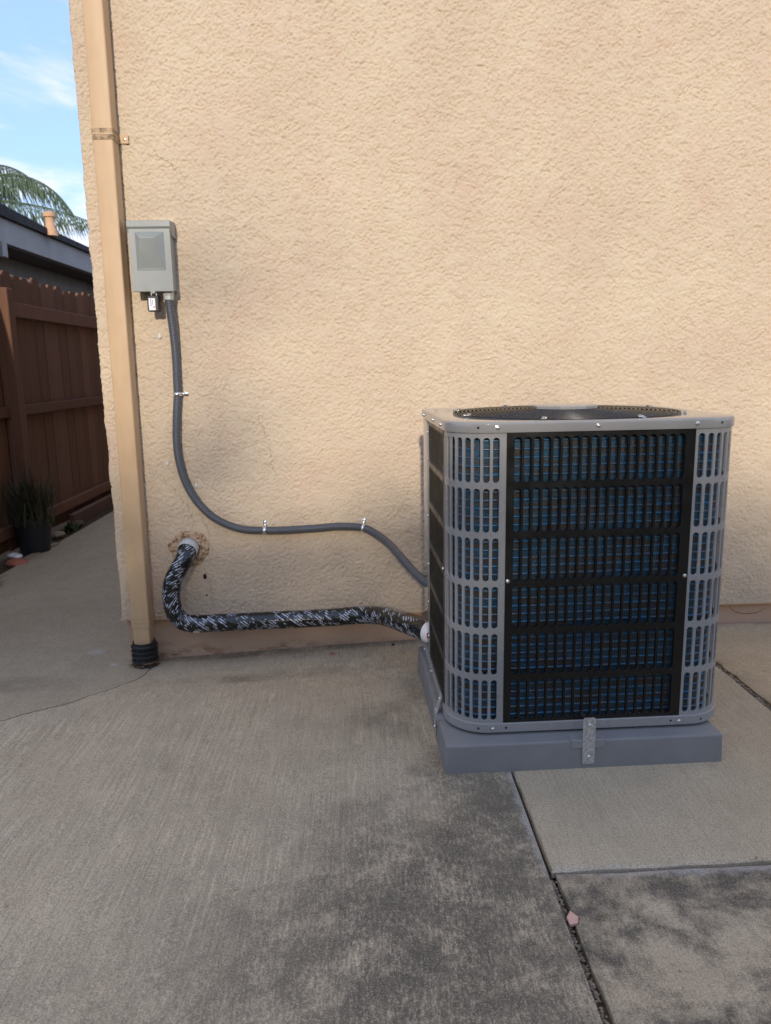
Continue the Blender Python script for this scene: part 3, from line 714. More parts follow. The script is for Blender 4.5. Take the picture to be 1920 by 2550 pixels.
for b_, z in ((0.515, 0.80), (0.515, 0.72), (0.515, 0.55), (0.515, 0.40), (0.515, 0.28), (0.182, 0.475), (0.515, 0.17)): at_unit(screw_me, 'screw', A0-0.0014, b_, z, -math.pi/2, 0.9)
for b_, z in ((0.21, 0.0925), (0.42, 0.0925), (0.60, 0.0925)): at_unit(screw_me, 'screw', A0-0.0060, b_, z, -math.pi/2, 0.9)
for sgn, aa in ((1, R(38)),):     # holes on the rounded corners of cap and base
    for lf in (True, False):
        for th, z, off_ in ((0.35, 0.848, 0.0053), (0.30, 0.0925, 0.0056)):
            a = A0+RF-(RF+off_)*math.sin(th); b_ = B0+RF-(RF+off_)*math.cos(th)
            at_unit(hole_me, 'screw_hole', a if lf else A0+A1-a, b_, z, -th if lf else th)
# guard clips
b = MB(); b.box(-0.006, 0.006, -0.011, 0.009, 0.0005, 0.0022); b.box(-0.006, 0.006, -0.011, -0.004, 0.0022, 0.0065); b.lathe([(0.0035, 0.0022), (0.0035, 0.0045), (0.002, 0.0052)], (0, 0.004, 0), n=8, cap1=True)
clip_me = b.mesh('guard_clip', M['zinc'])
for i in range(8):
    a = R(20+45*i); o = put('guard_clip', clip_me, unit); o.location = (CX+(FR+0.003)*math.cos(a), CY+(FR+0.003)*math.sin(a), ZC+0.001-PH); o.rotation_euler = (0, 0, a-math.pi/2)

# galvanised tie-down straps
def strap_obj(name, lb, loc, rz, setback, w=0.0315, straight=False):
    """flat strap: lies on the pad face, steps back over the pad edge, lies on the base pan"""
    root = thing(name, lb, 'tie-down strap', loc, rz, 'tie-down straps')
    path = [(-0.0034, 0.0), (-0.0034, 0.004), (-0.0034, 0.055), (-0.0034, 0.0635), (0.001, 0.0675), (setback*0.5, 0.088), (setback*0.86, 0.104), (setback, 0.111), (setback, 0.115)]
    wid = [w*0.36, w*0.5, w*0.5, w*0.5, w*0.5, w*0.5, w*0.5, w*0.5, w*0.36]
    if straight:
        path = [(-0.0034, z) for z in (0.0, 0.002, 0.005, 0.03, 0.06, 0.09, 0.118, 0.121, 0.123)]; wid = [w*0.36, w*0.45]+[w*0.5]*5+[w*0.45, w*0.36]
    mb = MB(); mb.rings([[(-q, y, z), (q, y, z)] for (y, z), q in zip(path, wid)], False)
    s = mb.build('strap_plate', M['galv'], root); md = s.modifiers.new('thick', 'SOLIDIFY'); md.thickness = 0.0016; md.offset = 0
    if straight:
        bl = MB(); bl.lathe([(0.0032, -0.003), (0.0032, setback+0.006)], (0, 0, 0.1045), 'y', 10, True, True); bl.build('screw_shank', M['zinc'], s)
    for y, z in ((-0.0042, 0.020), ((-0.0042, 0.1045) if straight else (setback*0.80, 0.100))):
        q = put('screw', screw_me, s); q.location = (0, y, z); q.scale = (0.9,)*3
    return root
def uw(a, b_, z): c_, s_ = math.cos(UYAW), math.sin(UYAW); return (UX+a*c_-b_*s_, UY+a*s_+b_*c_, z)
strap_obj('tie_down_strap', 'galvanised strap screwed to the front edge of the grey pad, face on', uw(0.3555, 0.0, 0.012), UYAW, 0.0425, straight=True)
strap_obj('tie_down_strap', 'galvanised strap on the left side of the pad, seen nearly edge on', uw(0.0, 0.19, 0.012), UYAW-math.pi/2, 0.0125)

# ================================================================== WALL FITTINGS
# disconnect box
BX0, BX1, BZ0, BZ1, BD = -0.7665, -0.6290, 1.2555, 1.4840, 0.075
box = thing('disconnect_box', 'grey metal electrical disconnect box mounted on the stucco beside the downspout', 'electrical box', ((BX0+BX1)/2, 0, BZ0))
OF = ((BX0+BX1)/2, 0, BZ0)
b = MB(); b.box(BX0+0.006, BX1-0.004, -BD+0.012, 0.004, BZ0+0.004, BZ1-0.004, 0.002); b.build('box_body', M['box_paint'], box, off=OF)
# cover with pressed wedge panel
b = MB(); yf = -BD
X0, X1, Z0, Z1 = BX0, BX1, BZ0, BZ1-0.026
ex0, ex1, ez0, ez1 = X0+0.021, X1-0.021, Z0+0.070, Z1-0.010
ix0, ix1, iz1 = ex0+0.019, ex1-0.028, ez1-0.021
b.add([(X0, yf, Z0), (X1, yf, Z0), (X1, yf, Z1), (X0, yf, Z1)], [])
fr = [(ex0, yf, ez0), (ex1, yf, ez0), (ex1, yf, ez1), (ex0, yf, ez1)]
lipr = [(ex0+0.002, yf-0.0018, ez0+0.001), (ex1-0.002, yf-0.0018, ez0+0.001), (ex1-0.002, yf-0.0018, ez1-0.002), (ex0+0.002, yf-0.0018, ez1-0.002)]
inn = [(ex0+0.004, yf-0.0005, ez0+0.003), (ex1-0.004, yf-0.0005, ez0+0.003), (ix1, yf-0.020, iz1), (ix0, yf-0.020, iz1)]
k = len(b.v); b.v += fr+lipr+inn
for i in range(4):
    j = (i+1) % 4
    b.f += [(i, j, 4+j, 4+i), (4+i, 4+j, 8+j, 8+i), (8+i, 8+j, 12+j, 12+i)]
b.f.append((12, 13, 14, 15))
bb = [(X0, yf+0.016, Z0), (X1, yf+0.016, Z0), (X1, yf+0.016, Z1), (X0, yf+0.016, Z1)]; k = len(b.v); b.v += bb
for i in range(4): j = (i+1) % 4; b.f.append((i, j, k+j, k+i))
o = b.build('cover', M['box_paint'], box, off=OF); md = o.modifiers.new('bevel', 'BEVEL'); md.width = 0.0014; md.segments = 2; md.limit_method = 'ANGLE'; md.angle_limit = R(25)
b = MB()
prof = [(-BD-0.004, BZ1-0.020), (-BD-0.004, BZ1-0.001), (-BD-0.002, BZ1), (0.002, BZ1+0.004), (0.002, BZ1-0.05), (-BD+0.02, BZ1-0.046)]
b.rings([[(x, y, z) for y, z in prof] for x in (BX0-0.004, BX1+0.003)], True, True, True); o = b.build('rain_hood', M['box_paint'], box, off=OF)
md = o.modifiers.new('bevel', 'BEVEL'); md.width = 0.001; md.limit_method = 'ANGLE'
b = MB(); b.lathe([(0.009, 0), (0.009, 0.0018)], (-0.6985, -BD-0.0022, BZ0+0.002), 'y', 14, True, True); b.build('hasp', M['box_paint'], box, off=OF)
b = MB(); b.lathe([(0.0195, BZ0-0.012), (0.0195, BZ0+0.006)], (-0.6555, -0.042, 0), n=8, cap0=True, cap1=True); b.build('conduit_hub', M['galv'], box, off=OF)
# lock
lk = thing('padlock', 'small black lock with a white printed label hanging under the disconnect box', 'lock', (-0.700, -0.062, 1.196))
OF2 = (-0.700, -0.062, 1.196)
b = MB(); b.box(-0.7215, -0.6830, -0.074, -0.046, 1.190, 1.243, 0.0025); b.build('lock_body', M['black'], lk, off=OF2)
b = MB(); b.box(-0.7160, -0.6940, -0.0752, -0.0738, 1.1940, 1.2335); b.build('label', M['label_white'], lk, off=OF2)
b = MB(); b.box(-0.7095, -0.7072, -0.0757, -0.0752, 1.207, 1.231); b.build('print', M['label_purple'], lk, off=OF2)
b = MB(); b.box(-0.7035, -0.7018, -0.0757, -0.0752, 1.212, 1.229); b.build('print', M['label_purple'], lk, off=OF2)
b = MB(); b.lathe([(0.0035, -0.0757), (0.0035, -0.0752)], (-0.6985, 0, 1.2045), 'y', 10, True, True); b.build('print', M['label_orange'], lk, off=OF2)
tb = tube(catmull([(-0.708, -0.062, 1.234), (-0.708, -0.062, 1.252), (-0.700, -0.062, 1.262), (-0.692, -0.062, 1.252), (-0.692, -0.062, 1.234)], 5), 0.0028, 8); tb.build('shackle', M['zinc'], lk, True, off=OF2)

# flexible conduit
cd = thing('electrical_conduit', 'dark grey flexible conduit looping down the stucco from disconnect box to condenser', 'conduit', (-0.6555, -0.042, 0))
OF3 = (-0.6555, -0.042, 0)
cp = catmull([(-0.6555, -0.042, 1.262), (-0.6545, -0.041, 1.215), (-0.651, -0.032, 1.14), (-0.650, -0.020, 1.06), (-0.6515, -0.0165, 0.985), (-0.654, -0.016, 0.9075), (-0.662, -0.017, 0.83), (-0.668, -0.018, 0.745), (-0.664, -0.018, 0.668), (-0.645, -0.018, 0.588), (-0.606, -0.018, 0.513), (-0.546, -0.018, 0.452), (-0.460, -0.018, 0.413), (-0.368, -0.0165, 0.4035), (-0.275, -0.018, 0.404),
               (-0.18, -0.019, 0.408), (-0.09, -0.019, 0.413), (-0.005, -0.018, 0.405), (0.045, -0.06, 0.388), (0.088, -0.15, 0.372), (0.123, -0.25, 0.350), (0.158, -0.34, 0.325), (0.195, -0.42, 0.306), (0.235, -0.47, 0.295)], 14)
tb = tube(cp, 0.0142, 14); tb.build('conduit_tube', M['conduit'], cd, True, 60, OF3)
# fitting nut at the box
b = MB(); b.lathe([(0.0175, 1.228), (0.0185, 1.232), (0.0185, 1.243), (0.017, 1.2445)], (-0.6555, -0.042, 0), n=12, cap0=True, cap1=True); b.build('conduit_nut', M['galv'], cd, off=OF3)
# clamps
def clamp(x, z, ang, lb):
    root = thing('conduit_clamp', lb, 'pipe clamp', (x, 0, z), 0, 'one hole conduit clamps'); root.rotation_euler = (0, ang, 0)
    mb = MB(); w = 0.0065; r_ = 0.0152; yc_ = -0.0175
    pts = [(-r_, 0.0)]+[(-r_*math.cos(R(q)), yc_-r_*math.sin(R(q))) for q in range(0, 181, 15)]+[(r_, -0.003), (r_+0.002, -0.0025), (r_+0.020, -0.0025)]
    mb.rings([[(x_, y_, z_) for x_, y_ in pts] for z_ in (-w, w)], False)
    s = mb.build('clamp_band', M['zinc'], root, True, 40); s.modifiers.new('thick', 'SOLIDIFY').thickness = 0.0015
    q = put('screw', screw_me, root); q.location = (r_+0.012, -0.003, 0); q.scale = (0.85,)*3
    mb = MB(); mb.box(-0.0018, 0.0018, 0, 0, 0, 0) if False else None
    return root
clamp(-0.6540, 0.9075, 0.0, 'small shiny clamp holding the vertical run of conduit below the disconnect box')
clamp(-0.3680, 0.4035, -math.pi/2, 'small shiny clamp at the start of the horizontal conduit run, left of the two')
clamp(-0.0050, 0.4050, -math.pi/2+0.25, 'small shiny clamp where the horizontal conduit starts to drop to the condenser')

# refrigerant line set
ls = thing('refrigerant_line', 'black tape wrapped pipe running from the wall hole along the footing to the condenser', 'insulated pipe', (-0.655, -0.06, 0.0))
OF4 = (-0.655, -0.06, 0)
lp = catmull([(-0.652, 0.005, 0.345), (-0.652, -0.03, 0.338), (-0.660, -0.060, 0.312), (-0.682, -0.072, 0.275), (-0.705, -0.074, 0.230), (-0.714, -0.074, 0.172), (-0.703, -0.075, 0.112), (-0.672, -0.076, 0.078), (-0.62, -0.076, 0.070), (-0.50, -0.075, 0.072), (-0.33, -0.075, 0.0755), (-0.15, -0.078, 0.080), (-0.02, -0.10, 0.094), (0.055, -0.175, 0.114), (0.105, -0.275, 0.130), (0.15, -0.36, 0.138), (0.20, -0.43, 0.142)], 16)
tb = tube(lp, 0.0325, 22, True, 0.012); tb.build('wrapped_pipe', M['wrap'], ls, True, 60, OF4)
tb = tube([Vector((0.200, -0.430, 0.142)), Vector((0.225, -0.46, 0.1435))], 0.0355, 20); tb.build('white_sleeve', M['white_plastic'], ls, True, 50, OF4)
b = MB(); b.lathe([(0.010, 0), (0.010, -0.016), (0.006, -0.018)], (0.200, -0.478, 0.150), 'y', 14, False, True); b.build('red_fitting', M['red_cap'], ls, True, 40, OF4)
tp = [Vector((x, -0.076, 0.0695)) for x in (-0.655, -0.645, -0.637)]
mb = MB()
for rr_, x in ((0.0338, 0), ): 
    rows_ = []
    for x in (-0.6335, -0.612):
        rows_.append([(x+0.004*math.sin(q), -0.076-0.0343*math.cos(q), 0.0702+0.0343*math.sin(q)) for q in (R(-70), R(-58), R(-46), R(-34))])
    mb.rings(rows_, False)
mb.build('white_tape_patch', M['white_plastic'], ls, True, off=OF4)
# wall sleeve and putty collar
ws = thing('wall_sleeve', 'grey pipe stub with brown crumbling putty ring where the wrapped pipe enters', 'wall sleeve', (-0.652, 0, 0.34))
rr = random.Random(21); b = MB(); n = 40; rgs = []
ks = [rr.uniform(0.86, 1.14) for _ in range(n)]; ks = [(ks[i-1]+ks[i]+ks[(i+1) % n])/3 for i in range(n)]
for (r_, y) in ((0.076, 0.004), (0.073, -0.003), (0.066, -0.007), (0.057, -0.004), (0.046, -0.005), (0.040, -0.010)):
    rgs.append([(r_*(k if r_ > 0.045 else 1)*math.cos(2*math.pi*i/n), y+rr.uniform(-0.0012, 0.0012), r_*(k if r_ > 0.045 else 1)*0.93*math.sin(2*math.pi*i/n)) for i, k in enumerate(ks)])
b.rings(rgs); b.build('putty_ring', M['putty'], ws, True)
tb = tube([Vector((0, 0.005, 0.006)), Vector((0.000, -0.02, 0.004)), Vector((-0.002, -0.040, -0.004))], 0.0375, 22, False); o = tb.build('pipe_stub', M['pvc'], ws, True, 50); o.modifiers.new('thick', 'SOLIDIFY').thickness = 0.003

# downspout
ds = thing('downspout', 'tan square downspout strapped to the stucco beside the house corner', 'downspout', (-0.84, -0.04, -0.02))
OFD = (-0.84, -0.04, -0.02)
def spx(z): return np.interp(z, [-0.03, 2.16, 3.1], [-0.869, -0.857, -0.852])
def spout(z0, z1, grow, yb=-0.006, dp=0.066, w=0.0655, n=8):
    mb = MB(); rs = []
    for i in range(n+1):
        z = z0+(z1-z0)*i/n; x = spx(z)
        rs.append([(a, c_, z) for a, c_, _ in rrect(x-grow, x+w+grow, yb-dp-grow, yb+min(0, grow), 0.005, 0, 3)])
    return mb.rings(rs, True, True, True)
spout(0.058, 3.05, 0.0, n=20).build('upper_pipe', M['spout'], ds, True, 35, OFD)
spout(-0.035, 0.062, -0.0028, n=4).build('lower_pipe', M['spout'], ds, True, 35, OFD)
for z in (0.080, 0.095): spout(z-0.003, z+0.003, 0.0012, n=1).build('crimp', M['spout'], ds, True, 35, OFD)
b = spout(1.738, 1.772, 0.0022, n=1); b.build('strap_band', M['strap'], ds, True, 35, OFD)
b = spout(1.753, 1.757, 0.0032, n=1); b.build('strap_rib', M['spout'], ds, True, 35, OFD)
b = MB(); b.box(-0.795, -0.762, -0.006, -0.0035, 1.742, 1.770, 0.0008); b.build('strap_ear', M['spout'], ds, off=OFD)
o = put('screw', screw_me, ds); o.location = (-0.774+0.84, -0.006+0.04, 1.756+0.02); o.scale = (0.8,)*3
# corrugated drain
dr = thing('drain_pipe', 'black corrugated drain pipe stub at the foot of the tan downspout', 'drain pipe', (-0.838, -0.041, -0.12))
b = MB(); prof = []
for i in range(6):
    z = -0.118+i*0.0185; prof += [(0.0465, z), (0.0490, z+0.002), (0.0490, z+0.008), (0.0465, z+0.010), (0.0415, z+0.0115), (0.0415, z+0.0170)]
prof += [(0.041, -0.004), (0.0405, -0.05)]
b.lathe([(r_*(1+0.02*math.sin(z*40)), z) for r_, z in prof], (-0.836, -0.041, 0), n=32); b.build('corrugated_tube', M['black_plastic'], dr, True, 45, (-0.838, -0.041, -0.12))
# dry litter round its foot
rr = random.Random(31); b = MB()
for i in range(46):
    a = rr.uniform(R(190), R(350)); r_ = rr.uniform(0.044, 0.062); x, y = -0.836+r_*math.cos(a), -0.041+r_*math.sin(a)
    z = ztop(x, y)+rr.uniform(0.002, 0.022); d = Vector((rr.uniform(-1, 1), rr.uniform(-1, 1), rr.uniform(-0.3, 0.5))).normalized()*rr.uniform(0.006, 0.018)
    n_ = Vector((rr.uniform(-1, 1), rr.uniform(-1, 1), rr.uniform(-1, 1))).normalized()*0.0014
    c_ = Vector((x, y, z)); b.add([c_-d, c_+n_, c_+d, c_-n_], [(0, 1, 2, 3)])
for i in range(90):
    x = rr.uniform(-0.75, 0.16); y = 0.02-abs(rr.gauss(0, 0.02))-0.003; c_ = Vector((x, y, ztop(x, y)+0.003)); d = Vector((rr.uniform(-1, 1), rr.uniform(-0.5, 0.5), 0.1)).normalized()*rr.uniform(0.003, 0.009)
    n_ = Vector((0.3, -1, 0.8)).normalized()*0.0016; b.add([c_-d, c_+n_, c_+d, c_-n_], [(0, 1, 2, 3)])
for i in range(110):     # specks of grit and leaf scattered over the slabs
    x, y = rr.uniform(-1.3, 1.1), rr.uniform(-1.9, -0.05); c_ = Vector((x, y, ztop(x, y)+0.0015)); a = rr.uniform(0, 6.3); d = Vector((math.cos(a), math.sin(a), 0.05))*rr.uniform(0.0015, 0.005)
    n_ = Vector((-math.sin(a), math.cos(a), 0.4))*rr.uniform(0.0008, 0.002); b.add([c_-d, c_+n_, c_+d, c_-n_], [(0, 1, 2, 3)])
o = b.build('leaf_litter', M['drygrass']); o['kind'] = 'stuff'; tag(o, 'dry brown litter along the foot of the wall and drain', 'litter')
# pink chip in the joint, small chips
def chip(name, x, y, r_, mat, lb, seed, flat=0.5, dz=0.0):
    rr = random.Random(seed); mb = MB(); n = 5; ks = [rr.uniform(0.75, 1.25) for _ in range(n)]
    z = ztop(x, y)+dz
    mb.rings([[(x+r_*s_*k*math.cos(2*math.pi*i/n+0.3), y+r_*s_*k*1.25*math.sin(2*math.pi*i/n+0.3), z+h_*r_) for i, k in enumerate(ks)] for s_, h_ in ((0.9, -0.3), (1, flat*0.6), (0.8, flat))], True, True, True)
    return tag(mb.build(name, mat), lb, 'chip')
chip('stucco_chip', 0.3625, -1.561, 0.0135, M['pink'], 'pink chip lodged in the open concrete joint', 8, 0.25, 0.0)
chip('stucco_chip', -0.13, -0.085, 0.010, M['terracotta'], 'small brown chip on the concrete below the wrapped pipe', 5, 0.4)
chip('stucco_chip', 0.10, -0.03, 0.007, M['hole'], 'tiny dark chip at the wall foot near the condenser', 6, 0.6)

# ================================================================== BACKGROUND LEFT
FX = -2.2
fence = thing('wooden_fence', 'dark red brown wooden board fence along the side yard at left', 'fence', (FX, 3.0, -0.1))
rr = random.Random(9)
bw = 0.138
brd = []
for k in range(3):
    b = MB(); hh = 1.70+0.012*k; w = bw/2-0.003
    pr_ = [(-w, 0), (w, 0), (w, hh-0.03), (w-0.03, hh), (-w+0.03, hh), (-w, hh-0.03)]
    b.rings([[(x_, y_, z_) for y_, z_ in pr_] for x_ in (0.0, -0.018)], True, True, True); brd.append(b.mesh('board', M['fence']))
for i in range(48):
    o = put('board', brd[rr.randrange(3)], fence); o.location = (-0.02+rr.uniform(-0.003, 0.003), -3.4+i*(bw+0.002), rr.uniform(-0.012, 0.012)); o.rotation_euler = (rr.uniform(-0.006, 0.006), 0, rr.uniform(-0.03, 0.03))
for (z0, z1) in ((1.44, 1.53), (0.82, 0.885), (0.09, 0.16)):
    b = MB(); b.box(-0.018, 0.022, -3.5, 3.3, z0, z1, 0.003); b.build('rail', M['fence'], fence)
for y in (-0.93, 1.6, -3.4):
    b = MB(); b.box(-0.012, 0.078, y-0.045, y+0.045, -0.1, 1.60, 0.004); b.build('post', M['fence'], fence)
# planting strip
b = MB(); b.box(FX, -2.02, -1.3, 8.8, -0.24, -0.128); b.build('planting_bed', M['soil'])['kind'] = 'structure'
ed = thing('bed_edging', 'low wood edging board between planting bed and fence', 'edging', (-2.13, 3.3, -0.1))
b = MB(); b.box(-0.02, 0.02, -0.6, 3.0, -0.03, 0.07, 0.004); b.build('edging_board', M['edging'], ed)
# pot with a wispy shrub
pot = thing('potted_shrub', 'black nursery pot with a dark wispy shrub against the fence', 'potted plant', (-2.06, 1.90, -0.12))
b = MB(); b.lathe([(0.085, 0.0), (0.11, 0.20), (0.118, 0.202), (0.118, 0.222), (0.108, 0.222), (0.10, 0.19), (0.0, 0.185)], n=28, cap0=True); b.build('pot', M['potplastic'], pot, True, 40)
def tuft(n, rad, h, mat, seed, wid=0.006, droop=0.5):
    rr = random.Random(seed); mb = MB()
    for i in range(n):
        a = rr.uniform(0, 2*math.pi); L_ = rr.uniform(0.5, 1)*h; lean = rr.uniform(0.1, 1.0); base = Vector((rr.gauss(0, rad*0.25), rr.gauss(0, rad*0.25), 0))
        d = Vector((math.cos(a), math.sin(a), 0)); sidev = Vector((-d.y, d.x, 0))*wid*rr.uniform(0.6, 1.3); rows_ = []
        for k in range(5):
            u = k/4; p_ = base+d*(lean*rad*u**1.4*1.3)+Vector((0, 0, L_*(u-droop*lean*u*u*0.6)))
            w = (1-u)**0.7; rows_.append([p_-sidev*w, p_+sidev*w])
        mb.rings(rows_, False)
    return mb
o = tuft(260, 0.20, 0.42, M['darkleaf'], 4, 0.006).build('foliage', M['darkleaf'], pot); o.location = (0, 0, 0.19)
for i, (x, y, r_, h, lb) in enumerate(((-1.985, 1.13, 0.10, 0.16, 'bright green leafy weed at the left edge by the walkway'), (-2.09, 2.55, 0.07, 0.09, 'small green weed in the bed right of the black pot'))):
    root = thing('weed', lb, 'weed', (x, y, -0.125)); tuft(60, r_, h, None, 50+i, 0.012, 0.8).build('leaves', M['brightleaf'] if i == 0 else M['leaf'], root)
def rock(name, x, y, z, r_, mat, lb, cat, seed, sx=1.0):
    rr = random.Random(seed); mb = MB(); n = 9; ks = [rr.uniform(0.8, 1.2) for _ in range(n)]
    mb.rings([[(sx*r_*s_*k*math.cos(2*math.pi*i/n), r_*s_*k*math.sin(2*math.pi*i/n), h_*r_) for i, k in enumerate(ks)] for s_, h_ in ((0.8, -0.2), (1.05, 0.15), (0.85, 0.5), (0.4, 0.65))], True, True, True)
    o = mb.build(name, mat, None, True, 50); o.location = (x, y, z); return tag(o, lb, cat)
rock('stone', -2.10, 2.35, -0.11, 0.045, M['stone'], 'rounded stone in the bed just right of the black pot', 'stone', 1)
rock('stone', -2.115, 2.72, -0.11, 0.05, M['edging'], 'brown stone lying against the far edging board', 'stone', 2)
rock('brick_shard', -2.045, 1.60, -0.115, 0.05, M['terracotta'], 'red clay shard in the bed in front of the pot', 'shard', 3, 1.4)
rock('stone', -2.06, 1.66, -0.085, 0.028, M['white_plastic'], 'small whitish stone on top of the red clay shard', 'stone', 4)
rock('stone', -2.13, 1.75, -0.10, 0.032, M['white_plastic'], 'whitish stone left of the black pot', 'stone', 6)
b = MB(); b.box(-0.02, 0.02, -0.22, 0.22, -0.012, 0.012, 0.003); o = b.build('grey_stick', M['stone']); o.location = (-2.025, 1.85, -0.11); o.rotation_euler = (0.03, 0, -0.12); tag(o, 'grey stick lying along the bed in front of the pot', 'stick')

# neighbour's house
nh = thing('neighbour_house', 'neighbouring house with grey fascia and dark roof behind the fence', 'house', (-5.0, 9.0, -0.2))
def nbox(name, x0, x1, y0, y1, z0, z1, mat, bev=0.0):
    mb = MB(); mb.box(x0, x1, y0, y1, z0, z1, bev); return mb.build(name, M[mat], nh, off=(-5.0, 9.0, -0.2))
nbox('wall', -11.0, -5.0, 5.0, 18.0, -0.24, 2.62, 'nwall')
nbox('soffit', -5.0, -4.54, 4.6, 18.4, 2.60, 2.64, 'soffit')
nbox('fascia', -4.54, -4.50, 4.6, 18.4, 2.62, 2.925, 'fascia', 0.004)
for y in (7.42, 12.4): nbox('rafter_tail', -5.0, -4.48, y-0.07, y+0.07, 2.44, 2.615, 'fascia', 0.004)
mb = MB(); mb.add([(-4.44, 4.4, 3.18), (-4.44, 8.8, 3.02), (-4.44, 18.6, 2.95), (-11, 18.6, 3.0), (-11, 4.4, 3.25), (-4.44, 4.4, 2.93), (-4.44, 8.8, 2.927), (-4.44, 18.6, 2.927), (-11, 18.6, 2.93), (-11, 4.4, 2.93)],
    [(0, 1, 2, 3, 4), (0, 5, 6, 1), (1, 6, 7, 2), (2, 7, 8, 3), (3, 8, 9, 4), (4, 9, 5, 0), (5, 9, 8, 7, 6)]); rf = mb.build('roof', M['roof'], nh, off=(-5.0, 9.0, -0.2))
mb = MB(); mb.lathe([(0.10, 2.92), (0.075, 3.03), (0.062, 3.05), (0.062, 3.17), (0.085, 3.18), (0.085, 3.235), (0.03, 3.26)], (-4.42, 8.82, 0), n=16, cap1=True); mb.build('roof_vent', M['vent'], rf, True, 40, (-5.0, 9.0, -0.2))
w = nbox('window', -5.0, -4.97, 8.3, 9.3, 1.3, 2.37, 'frame', 0.003)
mb = MB(); mb.box(-4.972, -4.965, 8.36, 9.24, 1.36, 2.31); mb.build('pane', M['glass'], w, off=(-5.0, 9.0, -0.2))

# palm
palm = thing('palm_tree', 'feathery palm tree rising behind the neighbouring roof', 'palm tree', (-9.9, 17.0, -0.2))
tb = tube([Vector((0, 0, z)) for z in (0, 1.5, 3, 4.5, 5.6)], lambda u: 0.22-0.05*u, 14); tb.build('trunk', M['trunk'], palm, True, 60)
def frond(L_, az, el, droop, seed):
    rr = random.Random(seed); mb = MB(); P = []; n = 26
    d0 = Vector((math.cos(az), math.sin(az), 0)); x, z = 0.0, 0.0
    for i in range(n+1):
        u = i/n; an = el-droop*u**1.3
        P.append(d0*x+Vector((0, 0, z))); x += math.cos(an)*L_/n; z += math.sin(an)*L_/n
    tb = tube(P, lambda u: 0.03*(1-u)+0.006, 5); mb.add(tb.v, tb.f)
    s_ = Vector((-d0.y, d0.x, 0))
    for i in range(3, n+1):
        for q in range(3):
            u = (i+q/3)/n; p_ = P[min(i, n)].lerp(P[min(i+1, n)], q/3); ll = 0.85*math.sin(math.pi*min(1, u*0.9+0.08))**0.6
            for sg in (-1, 1):
                dr_ = (s_*sg*rr.uniform(0.2, 0.6)+d0*0.3+Vector((0, 0, rr.uniform(-1.2, -0.7)))).normalized(); w_ = d0*0.016
                e = p_+dr_*ll*rr.uniform(0.8, 1.1)+Vector((0, 0, -0.12*ll)); mid_ = p_+dr_*ll*0.5
                mb.add([p_-w_*0.6, p_+w_*0.6, mid_+w_, e, mid_-w_], [(0, 1, 2, 3, 4)])
    return mb
rr = random.Random(17)
fr_specs = [(3.5, R(-6), R(34), R(100)), (4.0, R(-14), R(-2), R(22)), (3.0, R(-60), R(60), R(115)), (3.0, R(50), R(62), R(120)), (2.8, R(75), R(50), R(95)), (3.0, R(120), R(30), R(90)), (3.0, R(165), R(40), R(100)), (3.0, R(210), R(25), R(90)), (3.0, R(250), R(45), R(100)), (2.9, R(-70), R(20), R(80)), (2.4, R(-100), R(10), R(60))]
for i, (L_, az, el, dp) in enumerate(fr_specs):
    o = frond(L_, az, el, dp, 200+i).build('frond', M['palm'], palm); o.location = (0, 0, 5.35)

# ================================================================== behind the camera: the hedge that keeps the low sun off the patio
hg = thing('hedge', 'tall leafy hedge at the far side of the yard, behind the viewer', 'hedge', (0, -9.6, -0.24))
rr = np.random.default_rng(12)
b = MB(); hx = np.linspace(-9, 9, 60); 
top = 3.42+0.10*np.sin(hx*1.9+0.4)+0.07*np.sin(hx*4.3)+np.interp(hx, [-9, -3, -1.6, -0.6, 0.6, 2.0, 9], [0.5, 0.35, 0.10, -0.10, -0.12, 0.05, 0.3])
rows_ = [[(x, y, z) for x in hx] for y, z in ((-0.35, 0),)]
rows_ = [[(x, -0.35, 0.0) for x in hx], [(x, -0.35, t_-0.2) for x, t_ in zip(hx, top)], [(x, 0, t_-0.05) for x, t_ in zip(hx, top)], [(x, 0.35, t_-0.2) for x, t_ in zip(hx, top)], [(x, 0.35, 0.0) for x in hx]]
b.rings(rows_, False); b.build('hedge_core', M['leaf'], hg, True)
N = 26000; X = rr.uniform(-9, 9, N); T = np.interp(X, hx, top)
zc = np.where(rr.random(N) < 0.65, T+rr.normal(0.04, 0.17, N), rr.uniform(0, 1, N)*T); yc_ = rr.uniform(-0.5, 0.5, N)
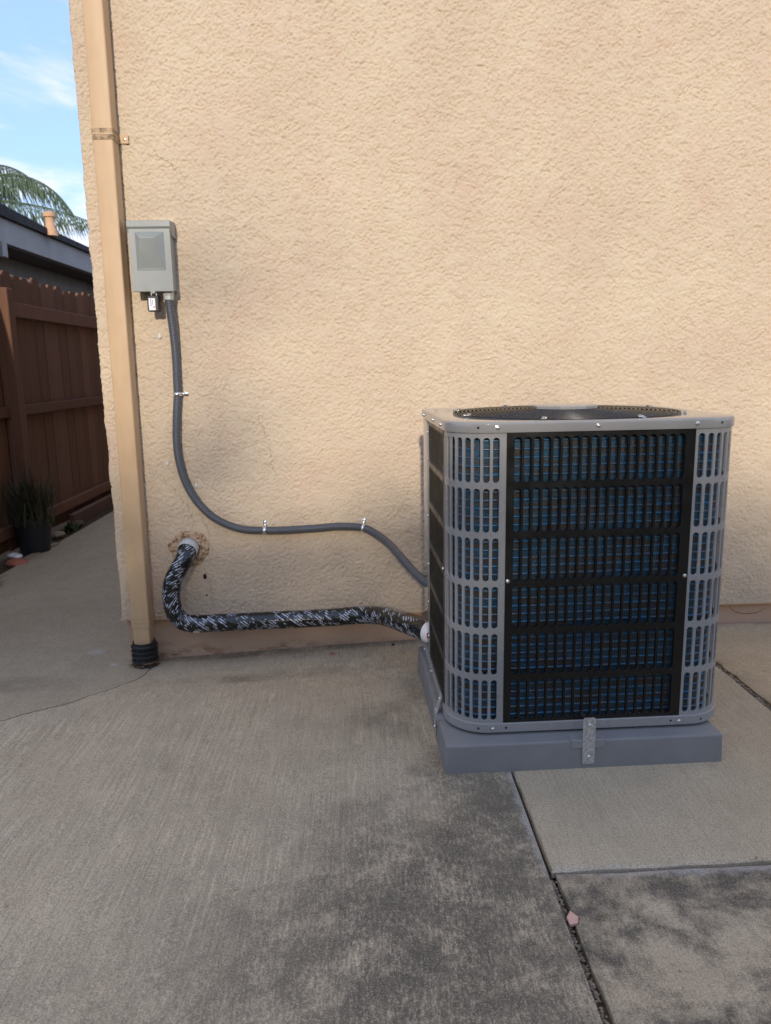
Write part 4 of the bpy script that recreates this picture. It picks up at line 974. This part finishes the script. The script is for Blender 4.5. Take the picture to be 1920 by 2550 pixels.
vv = np.empty((N, 4, 3)); ctr = np.stack([X, yc_, zc], -1); d1 = rr.normal(size=(N, 3)); d1 /= np.linalg.norm(d1, axis=1)[:, None]; d2 = np.cross(d1, rr.normal(size=(N, 3))); d2 /= np.linalg.norm(d2, axis=1)[:, None]
sz = rr.uniform(0.025, 0.06, N)[:, None]
vv[:, 0] = ctr-d1*sz; vv[:, 1] = ctr-d2*sz*0.5; vv[:, 2] = ctr+d1*sz; vv[:, 3] = ctr+d2*sz*0.5
me = bpy.data.meshes.new('hedge_leaves'); me.from_pydata(vv.reshape(-1, 3).tolist(), [], np.arange(N*4).reshape(N, 4).tolist()); me.materials.append(M['leaf'])
o = put('hedge_leaves', me, hg); o['kind'] = 'stuff'

# a young tree beside the hedge; its sparse leaf clumps soften the sun on the wall
tr = thing('young_tree', 'slender young tree standing in front of the hedge behind the viewer', 'tree', (-2.0, -8.6, -0.24))
tb = tube(catmull([(0, 0, 0), (0.05, 0.02, 1.2), (0.12, 0, 2.4), (0.3, 0.0, 3.4), (0.5, 0.02, 4.4)], 6), lambda u: 0.06-0.045*u, 10); tb.build('trunk', M['trunk'], tr, True, 60)
clumps = [(1.02, 0, 3.60, 0.24, 270), (1.07, 0.1, 4.22, 0.28, 130), (1.70, 0, 3.27, 0.14, 170), (0.3, -0.1, 4.9, 0.3, 350), (-0.3, 0.1, 4.3, 0.3, 350)]
for (cx, cy, cz, cr, n_) in clumps:
    tb = tube(catmull([(0.18, 0, 2.7), (0.5*cx+0.1, cy*0.5, 0.5*(2.9+cz)), (cx, cy, cz)], 5), lambda u: 0.018-0.013*u, 6); tb.build('branch', M['trunk'], tr, True, 60)
b = MB(); rr = random.Random(77)
for (cx, cy, cz, cr, n_) in clumps:
    for i in range(n_):
        c_ = Vector((cx+rr.gauss(0, cr*0.6), cy+rr.gauss(0, cr*0.6), cz+rr.gauss(0, cr*0.55)))
        d1 = Vector((rr.gauss(0, 1), rr.gauss(0, 1), rr.gauss(0, 1))).normalized(); d2 = d1.orthogonal().normalized(); k = rr.uniform(0.016, 0.034)
        b.add([c_-d1*k, c_-d2*k*0.45, c_+d1*k, c_+d2*k*0.45], [(0, 1, 2, 3)])
b.build('crown', M['leaf'], tr)
